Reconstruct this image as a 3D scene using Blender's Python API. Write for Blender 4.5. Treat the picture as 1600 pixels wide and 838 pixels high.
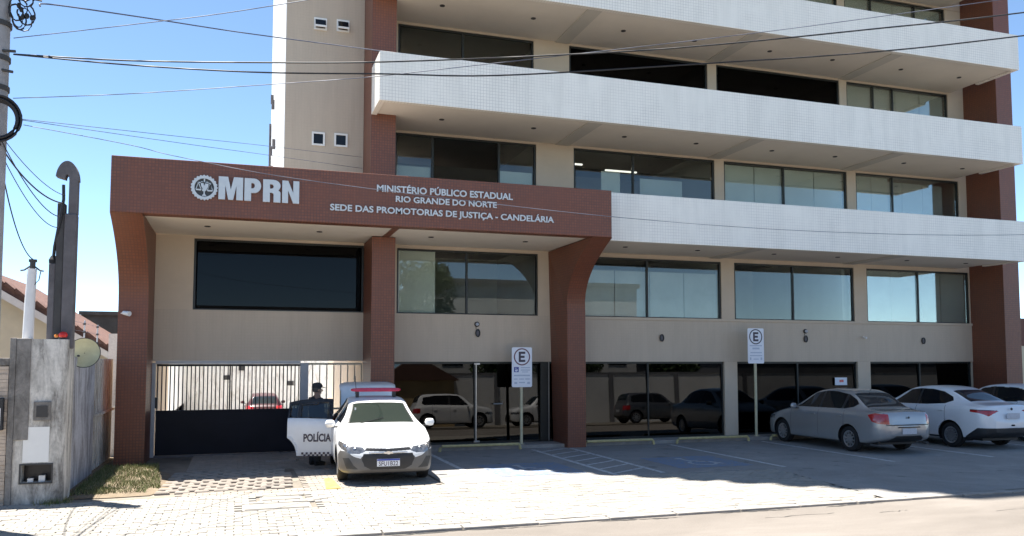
import bpy, bmesh, math, random
from mathutils import Vector, Matrix
random.seed(7)
R = math.radians
for o in list(bpy.data.objects):
    bpy.data.objects.remove(o, do_unlink=True)
scene = bpy.context.scene
COL = scene.collection

# ------------------------------------------------------------------ camera
cam_data = bpy.data.cameras.new('camera')
cam = bpy.data.objects.new('camera', cam_data)
COL.objects.link(cam)
cam.location = (0.0, -18.9, 2.016)
cam.rotation_euler = (R(90 + 3.75), 0, R(-18.371))
cam_data.sensor_width = 36.0
cam_data.lens = 28.98
cam_data.shift_y = 61.0 / 1600.0
cam_data.clip_end = 2000
scene.camera = cam

# ------------------------------------------------------------------ light
SUN_DIR = Vector((0.225, -0.205, -1.0)).normalized()      # the way the light travels
elev = math.asin(-SUN_DIR.z)
azim = math.atan2(-SUN_DIR.x, -SUN_DIR.y)
world = bpy.data.worlds.new('World')
scene.world = world
world.use_nodes = True
wn = world.node_tree.nodes
wl = world.node_tree.links
wn.clear()
sky = wn.new('ShaderNodeTexSky')
sky.sky_type = 'NISHITA'
sky.sun_disc = False
sky.sun_elevation = elev
sky.sun_rotation = azim
sky.altitude = 2500.0
sky.air_density = 0.65
sky.dust_density = 0.0
sky.ozone_density = 2.2
bg = wn.new('ShaderNodeBackground')
bg.inputs['Strength'].default_value = 0.112
wo = wn.new('ShaderNodeOutputWorld')
tint = wn.new('ShaderNodeMix')
tint.data_type = 'RGBA'
tint.blend_type = 'MULTIPLY'
tint.inputs[0].default_value = 1.0
tint.inputs[7].default_value = (1.06, 1.08, 0.97, 1)        # white balance of the camera
wl.new(sky.outputs[0], tint.inputs[6])
wl.new(tint.outputs[2], bg.inputs['Color'])
wl.new(bg.outputs[0], wo.inputs['Surface'])
sun_data = bpy.data.lights.new('sun', 'SUN')
sun_data.energy = 5.0
sun_data.angle = R(0.5)
sun_data.color = (1.0, 0.955, 0.88)
sun = bpy.data.objects.new('sun', sun_data)
COL.objects.link(sun)
sun.rotation_euler = SUN_DIR.to_track_quat('-Z', 'Y').to_euler()
sun.location = (-8, 8, 40)
scene.view_settings.view_transform = 'Standard'
scene.view_settings.look = 'None'
scene.view_settings.exposure = 1.65
scene.view_settings.gamma = 1.0
scene.view_settings.use_curve_mapping = False
try:
    scene.cycles.max_bounces = 8
    scene.cycles.transparent_max_bounces = 12
    scene.cycles.caustics_reflective = False
    scene.cycles.caustics_refractive = False
except Exception:
    pass

# ------------------------------------------------------------------ materials
M = {}


def newmat(name):
    m = bpy.data.materials.new(name)
    m.use_nodes = True
    nt = m.node_tree
    nt.nodes.clear()
    out = nt.nodes.new('ShaderNodeOutputMaterial')
    M[name] = m
    return m, nt, out


def principled(nt, col=(0.5, 0.5, 0.5), rough=0.6, metal=0.0, spec=0.5):
    b = nt.nodes.new('ShaderNodeBsdfPrincipled')
    b.inputs['Base Color'].default_value = (*col, 1)
    b.inputs['Roughness'].default_value = rough
    b.inputs['Metallic'].default_value = metal
    b.inputs['Specular IOR Level'].default_value = spec
    return b


def math_node(nt, op, a, b=None, c=None, clamp=False):
    n = nt.nodes.new('ShaderNodeMath')
    n.operation = op
    n.use_clamp = clamp
    for i, v in enumerate((a, b, c)):
        if v is None:
            continue
        if isinstance(v, (int, float)):
            n.inputs[i].default_value = v
        else:
            nt.links.new(v, n.inputs[i])
    return n.outputs[0]


def mixcol(nt, fac, a, b, mode='MIX'):
    n = nt.nodes.new('ShaderNodeMix')
    n.data_type = 'RGBA'
    n.blend_type = mode
    for sock, v in ((n.inputs[0], fac), (n.inputs[6], a), (n.inputs[7], b)):
        if isinstance(v, (int, float)):
            sock.default_value = v
        elif isinstance(v, tuple):
            sock.default_value = (*v, 1) if len(v) == 3 else v
        else:
            nt.links.new(v, sock)
    return n.outputs[2]


def noise(nt, scale, detail=4, rough=0.55, vec=None, dist=0.0):
    n = nt.nodes.new('ShaderNodeTexNoise')
    n.inputs['Scale'].default_value = scale
    n.inputs['Detail'].default_value = detail
    n.inputs['Roughness'].default_value = rough
    n.inputs['Distortion'].default_value = dist
    if vec is not None:
        nt.links.new(vec, n.inputs['Vector'])
    return n.outputs['Fac']


def ramp(nt, fac, stops):
    n = nt.nodes.new('ShaderNodeValToRGB')
    el = n.color_ramp.elements
    while len(el) > 1:
        el.remove(el[0])
    el[0].position = stops[0][0]
    el[0].color = (*stops[0][1], 1)
    for p, c in stops[1:]:
        e = el.new(p)
        e.color = (*c, 1)
    nt.links.new(fac, n.inputs[0])
    return n.outputs[0]


def geo(nt, what='Position'):
    return nt.nodes.new('ShaderNodeNewGeometry').outputs[what]


def scaled(nt, vec, s):
    n = nt.nodes.new('ShaderNodeVectorMath')
    n.operation = 'MULTIPLY'
    nt.links.new(vec, n.inputs[0])
    n.inputs[1].default_value = s
    return n.outputs[0]


def bump(nt, height, strength=0.3, dist=0.01):
    n = nt.nodes.new('ShaderNodeBump')
    n.inputs['Strength'].default_value = strength
    n.inputs['Distance'].default_value = dist
    nt.links.new(height, n.inputs['Height'])
    return n.outputs[0]


def plain(name, col, rough=0.6, metal=0.0, var=0.12, nscale=6.0, spec=0.5, bumpk=0.0, coat=0.0):
    """one colour, broken up by soft noise"""
    m, nt, out = newmat(name)
    b = principled(nt, col, rough, metal, spec)
    p = geo(nt)
    f = noise(nt, nscale, 5, 0.6, p)
    lo = tuple(c * (1 - var) for c in col)
    hi = tuple(min(1, c * (1 + var)) for c in col)
    c = ramp(nt, f, [(0.3, lo), (0.7, hi)])
    nt.links.new(c, b.inputs['Base Color'])
    if bumpk:
        f2 = noise(nt, nscale * 12, 3, 0.6, p)
        nt.links.new(bump(nt, f2, bumpk, 0.006), b.inputs['Normal'])
    if coat:
        b.inputs['Coat Weight'].default_value = coat
        b.inputs['Coat Roughness'].default_value = 0.05
    nt.links.new(b.outputs[0], out.inputs[0])
    return m


def tiles(name, col, col2, grout, size, mortar=0.08, rough=0.35, stain=0.0, stain_col=(0.3, 0.28, 0.25), fade=0.6):
    """small square mosaic tiles on walls of any direction"""
    m, nt, out = newmat(name)
    b = principled(nt, col, rough)
    p = geo(nt)
    s = nt.nodes.new('ShaderNodeSeparateXYZ')
    nt.links.new(p, s.inputs[0])
    ns = nt.nodes.new('ShaderNodeSeparateXYZ')
    nt.links.new(geo(nt, 'True Normal'), ns.inputs[0])
    ax = math_node(nt, 'GREATER_THAN', math_node(nt, 'ABSOLUTE', ns.outputs[0]), 0.7)
    az = math_node(nt, 'GREATER_THAN', math_node(nt, 'ABSOLUTE', ns.outputs[2]), 0.7)

    def mixv(f, a, c):
        return math_node(nt, 'ADD', math_node(nt, 'MULTIPLY', a, math_node(nt, 'SUBTRACT', 1.0, f)), math_node(nt, 'MULTIPLY', c, f))
    u = mixv(ax, s.outputs[0], s.outputs[1])
    v = mixv(az, s.outputs[2], s.outputs[1])
    comb = nt.nodes.new('ShaderNodeCombineXYZ')
    nt.links.new(u, comb.inputs[0])
    nt.links.new(v, comb.inputs[1])
    br = nt.nodes.new('ShaderNodeTexBrick')
    br.offset = 0.0
    br.inputs['Scale'].default_value = 1.0
    br.inputs['Brick Width'].default_value = size
    br.inputs['Row Height'].default_value = size
    br.inputs['Mortar Size'].default_value = size * mortar
    br.inputs['Mortar Smooth'].default_value = 0.2
    br.inputs['Color1'].default_value = (*col, 1)
    br.inputs['Color2'].default_value = (*col2, 1)
    br.inputs['Mortar'].default_value = (*grout, 1)
    nt.links.new(comb.outputs[0], br.inputs['Vector'])
    patch = ramp(nt, noise(nt, 0.8, 4, 0.6, p, 0.6), [(0.38, (0, 0, 0)), (0.66, (1, 1, 1))])
    patch = math_node(nt, 'MULTIPLY', patch, fade)
    tone = mixcol(nt, noise(nt, 2.2, 3, 0.6, p), col, col2)
    c = mixcol(nt, patch, br.outputs['Color'], tone)
    if stain:
        f = noise(nt, 3.2, 7, 0.68, scaled(nt, p, (1.0, 1.0, 0.13)), 0.3)
        f = ramp(nt, f, [(0.44, (0, 0, 0)), (0.74, (1, 1, 1))])
        c = mixcol(nt, math_node(nt, 'MULTIPLY', f, stain), c, stain_col)
    nt.links.new(c, b.inputs['Base Color'])
    inv = math_node(nt, 'SUBTRACT', 1.0, br.outputs['Fac'])
    nt.links.new(bump(nt, inv, 0.25, 0.004), b.inputs['Normal'])
    nt.links.new(b.outputs[0], out.inputs[0])
    return m


def glass(name, tint, refl, fres=0.5, rough=0.0, gtint=(1, 1, 1)):
    """a pane: tinted see-through with a clear reflection on top"""
    m, nt, out = newmat(name)
    t = nt.nodes.new('ShaderNodeBsdfTransparent')
    t.inputs[0].default_value = (*tint, 1)
    g = nt.nodes.new('ShaderNodeBsdfGlossy')
    g.inputs['Color'].default_value = (*gtint, 1)
    g.inputs['Roughness'].default_value = rough
    lw = nt.nodes.new('ShaderNodeFresnel')
    lw.inputs[0].default_value = 1.5
    f = math_node(nt, 'MULTIPLY_ADD', lw.outputs[0], fres, refl, clamp=True)
    mx = nt.nodes.new('ShaderNodeMixShader')
    nt.links.new(f, mx.inputs[0])
    nt.links.new(t.outputs[0], mx.inputs[1])
    nt.links.new(g.outputs[0], mx.inputs[2])
    nt.links.new(mx.outputs[0], out.inputs[0])
    return m


tiles('brick_tile', (0.225, 0.073, 0.037), (0.170, 0.056, 0.030), (0.110, 0.048, 0.033), 0.058, 0.14, 0.45, 0.5, (0.135, 0.056, 0.036), 0.45)
tiles('white_tile', (0.92, 0.865, 0.775), (0.89, 0.835, 0.745), (0.62, 0.57, 0.515), 0.068, 0.07, 0.35, 0.45, (0.66, 0.62, 0.55), 0.92)
tiles('beige_tile', (0.54, 0.44, 0.335), (0.525, 0.427, 0.325), (0.485, 0.392, 0.30), 0.066, 0.06, 0.5, 0.6, (0.43, 0.345, 0.262), 0.9)
plain('beige_paint', (0.56, 0.455, 0.345), 0.7, var=0.06, nscale=1.5)
plain('soffit_paint', (0.76, 0.69, 0.595), 0.8, var=0.05, nscale=0.9)
plain('beam_paint', (0.57, 0.53, 0.465), 0.8, var=0.05, nscale=0.9)
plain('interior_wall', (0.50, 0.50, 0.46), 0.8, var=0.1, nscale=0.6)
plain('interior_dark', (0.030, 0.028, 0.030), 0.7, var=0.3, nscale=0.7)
plain('interior_floor', (0.28, 0.26, 0.24), 0.4, var=0.15, nscale=0.7)
plain('blind_cloth', (0.76, 0.77, 0.71), 0.85, var=0.06, nscale=2.0)
plain('blind_grey', (0.58, 0.62, 0.62), 0.85, var=0.15, nscale=0.8)
plain('dark_louvre', (0.012, 0.010, 0.013), 0.35, var=0.3, nscale=0.8)
plain('frame_dark', (0.035, 0.037, 0.035), 0.4, metal=0.4)
plain('frame_alu', (0.45, 0.45, 0.44), 0.35, metal=0.8)
plain('gate_navy', (0.009, 0.010, 0.017), 0.5, var=0.25, nscale=1.2, spec=0.2)
plain('gate_post', (0.42, 0.42, 0.43), 0.55, var=0.08)
plain('letter_metal', (0.60, 0.60, 0.59), 0.38, metal=0.25, var=0.05)
plain('emblem_dark', (0.045, 0.045, 0.045), 0.5)
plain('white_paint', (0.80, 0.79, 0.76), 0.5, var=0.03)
plain('sign_white', (0.78, 0.79, 0.84), 0.45, var=0.03)
plain('sign_ink', (0.055, 0.045, 0.065), 0.5)
plain('sign_red', (0.16, 0.055, 0.075), 0.5)
plain('sign_print', (0.48, 0.52, 0.62), 0.5, var=0.15, nscale=90)
plain('sign_blue', (0.08, 0.10, 0.32), 0.5)
plain('yellow_pipe', (0.50, 0.42, 0.20), 0.55, var=0.2, nscale=9)
plain('post_cream', (0.56, 0.50, 0.33), 0.55, var=0.12, nscale=5)
plain('black_rubber', (0.012, 0.012, 0.013), 0.75, var=0.2)
plain('cable_black', (0.015, 0.015, 0.018), 0.6)
plain('cable_grey', (0.10, 0.11, 0.15), 0.6)
plain('concrete_pole', (0.30, 0.285, 0.285), 0.85, var=0.2, nscale=5, bumpk=0.3)
plain('mast_grey', (0.125, 0.115, 0.12), 0.8, var=0.25, nscale=4, bumpk=0.3)
plain('mast_dark', (0.050, 0.047, 0.046), 0.7, var=0.3, nscale=3)
plain('pvc_white', (0.74, 0.72, 0.70), 0.5, var=0.08, nscale=4)
plain('lamp_red', (0.55, 0.02, 0.015), 0.25, var=0.1)
plain('lamp_orange', (0.65, 0.22, 0.03), 0.3, var=0.1)
plain('dish_cream', (0.56, 0.53, 0.33), 0.5, var=0.12, nscale=7)
plain('neighbour_cream', (0.60, 0.52, 0.38), 0.85, var=0.1, nscale=1.5)
plain('roof_tile', (0.115, 0.058, 0.043), 0.85, var=0.35, nscale=9, bumpk=0.6)
plain('fascia_white', (0.62, 0.58, 0.54), 0.75, var=0.12, nscale=3)
plain('dark_block', (0.085, 0.085, 0.085), 0.9, var=0.25, nscale=3)
plain('brown_block', (0.15, 0.070, 0.055), 0.85, var=0.2, nscale=2)
plain('opposite_white', (0.72, 0.71, 0.69), 0.85, var=0.1, nscale=0.8)
plain('opposite_ochre', (0.46, 0.33, 0.17), 0.85, var=0.2, nscale=0.6)
plain('opposite_grey', (0.20, 0.20, 0.21), 0.85, var=0.2, nscale=0.6)
plain('trunk_bark', (0.16, 0.12, 0.085), 0.95, var=0.3, nscale=8, bumpk=0.8)
plain('leaf_green', (0.050, 0.085, 0.025), 0.6, var=0.4, nscale=2.5)
plain('stone_strip', (0.50, 0.41, 0.33), 0.9, var=0.22, nscale=4, bumpk=0.6)
plain('skin', (0.30, 0.17, 0.11), 0.55, var=0.05)
plain('uniform_black', (0.022, 0.023, 0.026), 0.85, var=0.3, nscale=12)
plain('uniform_grey', (0.075, 0.08, 0.085), 0.85, var=0.3, nscale=12)
plain('soap_marks', (0.045, 0.042, 0.04), 0.6)
plain('kerb_stone', (0.29, 0.27, 0.245), 0.9, var=0.2, nscale=4, bumpk=0.5)
plain('grid_concrete', (0.27, 0.235, 0.20), 0.95, var=0.16, nscale=5, bumpk=0.5)
# cars
plain('car_silver', (0.37, 0.37, 0.37), 0.26, metal=0.4, var=0.03, nscale=1.5, coat=1.0)
plain('car_white', (0.74, 0.745, 0.75), 0.28, var=0.03, nscale=2, coat=0.9)
plain('police_white', (0.78, 0.78, 0.77), 0.35, var=0.06, nscale=3, coat=0.4)
plain('car_red', (0.050, 0.009, 0.012), 0.35, var=0.08, coat=0.2)
plain('car_graphite', (0.10, 0.105, 0.115), 0.30, metal=0.4, var=0.06, coat=0.6)
plain('car_black_trim', (0.018, 0.018, 0.020), 0.5, var=0.2)
plain('car_seam', (0.03, 0.03, 0.032), 0.6)
plain('tail_red', (0.42, 0.020, 0.022), 0.15, var=0.25, nscale=14, coat=1.0)
plain('tail_dark', (0.10, 0.012, 0.016), 0.15, var=0.25, nscale=14, coat=1.0)
plain('lamp_clear', (0.20, 0.20, 0.205), 0.14, metal=0.5, var=0.5, nscale=16, coat=1.0)
plain('chrome', (0.72, 0.72, 0.73), 0.15, metal=1.0, var=0.05)
plain('rim_alloy', (0.50, 0.50, 0.51), 0.3, metal=0.75, var=0.1)
plain('plate_grey', (0.52, 0.53, 0.57), 0.5, var=0.12, nscale=40)
plain('plate_white', (0.72, 0.73, 0.76), 0.45, var=0.03)
plain('plate_blue', (0.03, 0.06, 0.32), 0.45)
plain('lightbar_red', (0.52, 0.035, 0.075), 0.2, var=0.2, nscale=9, coat=0.8)
plain('seat_dark', (0.03, 0.03, 0.033), 0.85)
glass('pane_green', (0.88, 0.91, 0.88), 0.02, 0.65, gtint=(0.96, 0.95, 0.93))
glass('pane_dark', (0.08, 0.08, 0.09), 0.008, 0.35)
glass('pane_shop', (0.10, 0.095, 0.10), 0.014, 0.6, gtint=(0.95, 0.93, 0.9))
glass('pane_black', (0.05, 0.045, 0.05), 0.004, 0.22)
glass('car_pane', (0.22, 0.25, 0.24), 0.03, 1.0)


def car_glass(name, col, rough=0.03):
    m, nt, out = newmat(name)
    b = principled(nt, col, rough, 0.0, 0.28)
    nt.links.new(b.outputs[0], out.inputs[0])


car_glass('tinted_glass', (0.010, 0.011, 0.013))
car_glass('rear_glass', (0.020, 0.028, 0.034))


def ground_mats():
    # asphalt of the parking bays
    m, nt, out = newmat('bay_asphalt')
    b = principled(nt, (0.1, 0.1, 0.1), 0.9)
    p = geo(nt)
    big = noise(nt, 0.9, 7, 0.7, p, 0.8)
    fine = noise(nt, 45, 3, 0.7, p)
    c = ramp(nt, big, [(0.28, (0.165, 0.158, 0.150)), (0.5, (0.235, 0.224, 0.210)), (0.72, (0.33, 0.312, 0.29))])
    c = mixcol(nt, 0.35, c, ramp(nt, fine, [(0.3, (0.10, 0.095, 0.09)), (0.7, (0.42, 0.40, 0.38))]))
    oil = ramp(nt, noise(nt, 2.3, 3, 0.5, p, 0.2), [(0.64, (0, 0, 0)), (0.72, (1, 1, 1))])
    c = mixcol(nt, math_node(nt, 'MULTIPLY', oil, 0.6), c, (0.07, 0.068, 0.066))
    nt.links.new(c, b.inputs['Base Color'])
    nt.links.new(bump(nt, fine, 0.5, 0.01), b.inputs['Normal'])
    nt.links.new(b.outputs[0], out.inputs[0])
    # sandy asphalt of the road
    m, nt, out = newmat('road_asphalt')
    b = principled(nt, (0.3, 0.27, 0.24), 0.92)
    p = geo(nt)
    big = noise(nt, 0.5, 6, 0.65, scaled(nt, p, (0.5, 1.4, 1)), 0.5)
    fine = noise(nt, 60, 3, 0.7, p)
    c = ramp(nt, big, [(0.28, (0.120, 0.104, 0.089)), (0.5, (0.172, 0.151, 0.131)), (0.72, (0.228, 0.204, 0.179))])
    c = mixcol(nt, 0.22, c, ramp(nt, fine, [(0.3, (0.09, 0.075, 0.065)), (0.7, (0.27, 0.24, 0.205))]))
    nt.links.new(c, b.inputs['Base Color'])
    nt.links.new(bump(nt, fine, 0.4, 0.008), b.inputs['Normal'])
    nt.links.new(b.outputs[0], out.inputs[0])
    # pavers, each stone a little different
    m, nt, out = newmat('paver_stone')
    b = principled(nt, (0.4, 0.38, 0.34), 0.92)
    p = geo(nt)
    rnd = geo(nt, 'Random Per Island')
    oi = nt.nodes.new('ShaderNodeObjectInfo')
    r2 = math_node(nt, 'FRACT', math_node(nt, 'ADD', rnd, oi.outputs['Random']))
    big = noise(nt, 0.7, 5, 0.6, p, 0.4)
    c = ramp(nt, big, [(0.3, (0.235, 0.217, 0.190)), (0.7, (0.305, 0.285, 0.252))])
    c = mixcol(nt, 0.30, c, ramp(nt, r2, [(0.0, (0.19, 0.177, 0.155)), (1.0, (0.34, 0.318, 0.285))]))
    fine = noise(nt, 50, 3, 0.7, p)
    nt.links.new(c, b.inputs['Base Color'])
    nt.links.new(bump(nt, fine, 0.3, 0.006), b.inputs['Normal'])
    nt.links.new(b.outputs[0], out.inputs[0])
    # bed of sand and dirt between the stones
    m, nt, out = newmat('joint_sand')
    b = principled(nt, (0.2, 0.17, 0.13), 0.95)
    p = geo(nt)
    f = noise(nt, 1.3, 5, 0.7, p, 0.5)
    c = ramp(nt, f, [(0.3, (0.12, 0.102, 0.08)), (0.7, (0.25, 0.222, 0.182))])
    nt.links.new(c, b.inputs['Base Color'])
    nt.links.new(b.outputs[0], out.inputs[0])
    # bare reddish earth of the verge
    m, nt, out = newmat('bare_earth')
    b = principled(nt, (0.3, 0.22, 0.15), 0.95)
    p = geo(nt)
    f = noise(nt, 2.2, 6, 0.7, p, 0.8)
    c = ramp(nt, f, [(0.3, (0.14, 0.105, 0.07)), (0.55, (0.20, 0.155, 0.105)), (0.75, (0.26, 0.21, 0.15))])
    nt.links.new(c, b.inputs['Base Color'])
    nt.links.new(bump(nt, noise(nt, 30, 4, 0.7, p), 0.8, 0.02), b.inputs['Normal'])
    nt.links.new(b.outputs[0], out.inputs[0])
    # grass blades
    m, nt, out = newmat('grass_blade')
    b = principled(nt, (0.1, 0.12, 0.04), 0.8)
    rnd = geo(nt, 'Random Per Island')
    c = ramp(nt, rnd, [(0.0, (0.070, 0.110, 0.028)), (0.5, (0.14, 0.155, 0.055)), (1.0, (0.27, 0.24, 0.125))])
    nt.links.new(c, b.inputs['Base Color'])
    nt.links.new(b.outputs[0], out.inputs[0])

    def worn(name, col, lo, hi):
        m, nt, out = newmat(name)
        b = principled(nt, col, 0.85)
        p = geo(nt)
        f = noise(nt, 9, 6, 0.75, p, 0.5)
        g = ramp(nt, f, [(lo, (0, 0, 0)), (hi, (1, 1, 1))])
        c = mixcol(nt, g, col, (0.24, 0.228, 0.213))
        nt.links.new(c, b.inputs['Base Color'])
        nt.links.new(b.outputs[0], out.inputs[0])
    worn('line_white', (0.56, 0.56, 0.55), 0.46, 0.66)
    worn('line_blue', (0.12, 0.20, 0.33), 0.38, 0.62)
    worn('line_yellow', (0.62, 0.42, 0.07), 0.50, 0.75)
    worn('line_pale', (0.42, 0.44, 0.46), 0.48, 0.62)


ground_mats()


def stained(name, base, dark, amount, zscale=0.25, green=None):
    """plaster with run-down dirt: the stains have shapes of their own"""
    m, nt, out = newmat(name)
    b = principled(nt, base, 0.92)
    p = geo(nt)
    f = noise(nt, 5.5, 7, 0.68, scaled(nt, p, (1, 1, zscale)), 0.7)
    g = ramp(nt, f, [(0.5 - amount * 0.22, (0, 0, 0)), (0.64, (1, 1, 1))])
    c = mixcol(nt, g, base, dark)
    f2 = noise(nt, 22, 5, 0.7, p)
    c = mixcol(nt, 0.25, c, ramp(nt, f2, [(0.35, tuple(x * 0.5 for x in base)), (0.65, tuple(min(1, x * 1.15) for x in base))]))
    nt.links.new(c, b.inputs['Base Color'])
    nt.links.new(bump(nt, f2, 0.6, 0.015), b.inputs['Normal'])
    nt.links.new(b.outputs[0], out.inputs[0])


stained('post_plaster', (0.70, 0.66, 0.60), (0.085, 0.074, 0.064), 0.55)
stained('post_cement', (0.27, 0.25, 0.23), (0.10, 0.09, 0.08), 0.5, 0.6)
stained('side_wall_paint', (0.56, 0.56, 0.60), (0.16, 0.15, 0.15), 0.4)
stained('yard_wall_paint', (0.86, 0.84, 0.80), (0.50, 0.46, 0.41), 0.0)
stained('metal_sheet', (0.66, 0.62, 0.56), (0.30, 0.25, 0.20), 0.3)


# ------------------------------------------------------------------ mesh helpers
class MB:
    def __init__(self):
        self.v = []
        self.f = []

    def add(self, vs, fs):
        n = len(self.v)
        self.v += [tuple(v) for v in vs]
        self.f += [tuple(i + n for i in f) for f in fs]
        return self

    def box(self, x0, x1, y0, y1, z0, z1):
        vs = [(x, y, z) for z in (z0, z1) for y in (y0, y1) for x in (x0, x1)]
        return self.add(vs, [(0, 2, 3, 1), (4, 5, 7, 6), (0, 1, 5, 4), (2, 6, 7, 3), (0, 4, 6, 2), (1, 3, 7, 5)])

    def prism(self, poly, axis, a, b):
        """poly of 2D points swept along an axis from a to b"""
        n = len(poly)

        def pt(p, t):
            return (t, p[0], p[1]) if axis == 'x' else (p[0], t, p[1]) if axis == 'y' else (p[0], p[1], t)
        vs = [pt(p, a) for p in poly] + [pt(p, b) for p in poly]
        fs = [tuple(range(n)), tuple(range(2 * n - 1, n - 1, -1))]
        fs += [(i, i + n, (i + 1) % n + n, (i + 1) % n) for i in range(n)]
        return self.add(vs, fs)

    def tube(self, pts, r, seg=8, cap=True):
        pts = [Vector(p) for p in pts]
        rs = r if isinstance(r, (list, tuple)) else [r] * len(pts)
        rings = []
        for i, p in enumerate(pts):
            d = (pts[min(i + 1, len(pts) - 1)] - pts[max(i - 1, 0)]).normalized()
            ref = Vector((0, 0, 1)) if abs(d.z) < 0.9 else Vector((1, 0, 0))
            a = d.cross(ref).normalized()
            b = d.cross(a).normalized()
            rings.append([p + rs[i] * (math.cos(2 * math.pi * k / seg) * a + math.sin(2 * math.pi * k / seg) * b) for k in range(seg)])
        vs = [v for g in rings for v in g]
        fs = []
        for i in range(len(rings) - 1):
            for k in range(seg):
                fs.append((i * seg + k, i * seg + (k + 1) % seg, (i + 1) * seg + (k + 1) % seg, (i + 1) * seg + k))
        if cap:
            fs.append(tuple(range(seg - 1, -1, -1)))
            fs.append(tuple((len(rings) - 1) * seg + k for k in range(seg)))
        return self.add(vs, fs)

    def lathe(self, prof, centre, axis='z', seg=24, cap=True):
        """prof: list of (radius, height) along the axis"""
        cx, cy, cz = centre
        vs = []
        for (r, h) in prof:
            for k in range(seg):
                a = 2 * math.pi * k / seg
                u, w = r * math.cos(a), r * math.sin(a)
                vs.append((cx + u, cy + w, cz + h) if axis == 'z' else (cx + u, cy + h, cz + w) if axis == 'y' else (cx + h, cy + u, cz + w))
        fs = []
        for i in range(len(prof) - 1):
            for k in range(seg):
                fs.append((i * seg + k, i * seg + (k + 1) % seg, (i + 1) * seg + (k + 1) % seg, (i + 1) * seg + k))
        if cap and prof[0][0] > 1e-6:
            fs.append(tuple(range(seg - 1, -1, -1)))
        if cap and prof[-1][0] > 1e-6:
            fs.append(tuple((len(prof) - 1) * seg + k for k in range(seg)))
        return self.add(vs, fs)

    def mesh(self, name, smooth=None, fix=True):
        me = bpy.data.meshes.new(name)
        me.from_pydata(self.v, [], self.f)
        if fix:
            bm = bmesh.new()
            bm.from_mesh(me)
            bmesh.ops.recalc_face_normals(bm, faces=bm.faces)
            bm.to_mesh(me)
            bm.free()
        if smooth is not None:
            me.polygons.foreach_set('use_smooth', [True] * len(me.polygons))
            me.set_sharp_from_angle(angle=R(smooth))
        me.update()
        return me

    def build(self, name, mat, parent=None, smooth=None, world=True, bevel=0.0, fix=True):
        me = self.mesh(name, smooth, fix)
        return link(name, me, mat, parent, world, bevel)


def world_loc(o):
    v = Vector(o.location)
    while o.parent:
        o = o.parent
        v = v + o.location
    return v


def link(name, me, mat, parent=None, world=True, bevel=0.0):
    o = bpy.data.objects.new(name, me)
    COL.objects.link(o)
    if mat:
        me.materials.append(M[mat])
    if parent:
        o.parent = parent
        if world:
            o.location = -world_loc(parent)
    if bevel:
        md = o.modifiers.new('bevel', 'BEVEL')
        md.width = bevel
        md.segments = 2
        md.limit_method = 'ANGLE'
    return o


def tag(o, label=None, cat=None, group=None, kind=None):
    if label:
        o['label'] = label
    if cat:
        o['category'] = cat
    if group:
        o['group'] = group
    if kind:
        o['kind'] = kind
    return o


def empty(name, loc, rz=0.0, label=None, cat=None, group=None):
    o = bpy.data.objects.new(name, None)
    COL.objects.link(o)
    o.location = loc
    o.rotation_euler = (0, 0, rz)
    o.empty_display_size = 0.2
    return tag(o, label, cat, group)


def struct(o):
    o['kind'] = 'structure'
    return o


def text_mesh(body, size, extrude=0.01, offset=0.0, align='CENTER', xscale=1.0):
    cu = bpy.data.curves.new('lettering', 'FONT')
    cu.body = body
    cu.size = size
    cu.extrude = extrude
    cu.offset = offset
    cu.align_x = align
    cu.resolution_u = 3
    ob = bpy.data.objects.new('lettering', cu)
    COL.objects.link(ob)
    dg = bpy.context.evaluated_depsgraph_get()
    me = bpy.data.meshes.new_from_object(ob.evaluated_get(dg))
    bpy.data.objects.remove(ob, do_unlink=True)
    for v in me.vertices:
        v.co.x *= xscale
    me.materials.clear()
    return me


def fit_text(me, x0, x1, z0, z1, y):
    """stand the lettering up in the XZ plane, filling the box x0..x1, z0..z1, facing -Y"""
    xs = [v.co.x for v in me.vertices]
    ys = [v.co.y for v in me.vertices]
    ax, bx, ay, by = min(xs), max(xs), min(ys), max(ys)
    for v in me.vertices:
        c = v.co.copy()
        v.co = ((c.x - ax) / (bx - ax) * (x1 - x0) + x0, y - c.z, (c.y - ay) / (by - ay) * (z1 - z0) + z0)
    me.update()
    return me


def split_words(me, gap, name, mat, parent, world=True):
    """one object per word: loose letters are gathered until a wide gap comes"""
    bm = bmesh.new()
    bm.from_mesh(me)
    seen, isl = set(), []
    for v in bm.verts:
        if v.index in seen:
            continue
        st, comp = [v], []
        seen.add(v.index)
        while st:
            a = st.pop()
            comp.append(a.index)
            for e in a.link_edges:
                o = e.other_vert(a)
                if o.index not in seen:
                    seen.add(o.index)
                    st.append(o)
        xs = [me.vertices[i].co.x for i in comp]
        isl.append((min(xs), max(xs), set(comp)))
    bm.free()
    isl.sort(key=lambda t: t[0])
    words = []
    for a, c, ids in isl:
        if words and a - words[-1][0] < gap:
            words[-1][0] = max(words[-1][0], c)
            words[-1][1] |= ids
        else:
            words.append([c, set(ids)])
    for c, ids in words:
        order = sorted(ids)
        mp = {i: k for k, i in enumerate(order)}
        m2 = bpy.data.meshes.new(name)
        m2.from_pydata([tuple(me.vertices[i].co) for i in order], [], [tuple(mp[i] for i in p.vertices) for p in me.polygons if p.vertices[0] in mp])
        link(name, m2, mat, parent, world)


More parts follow.
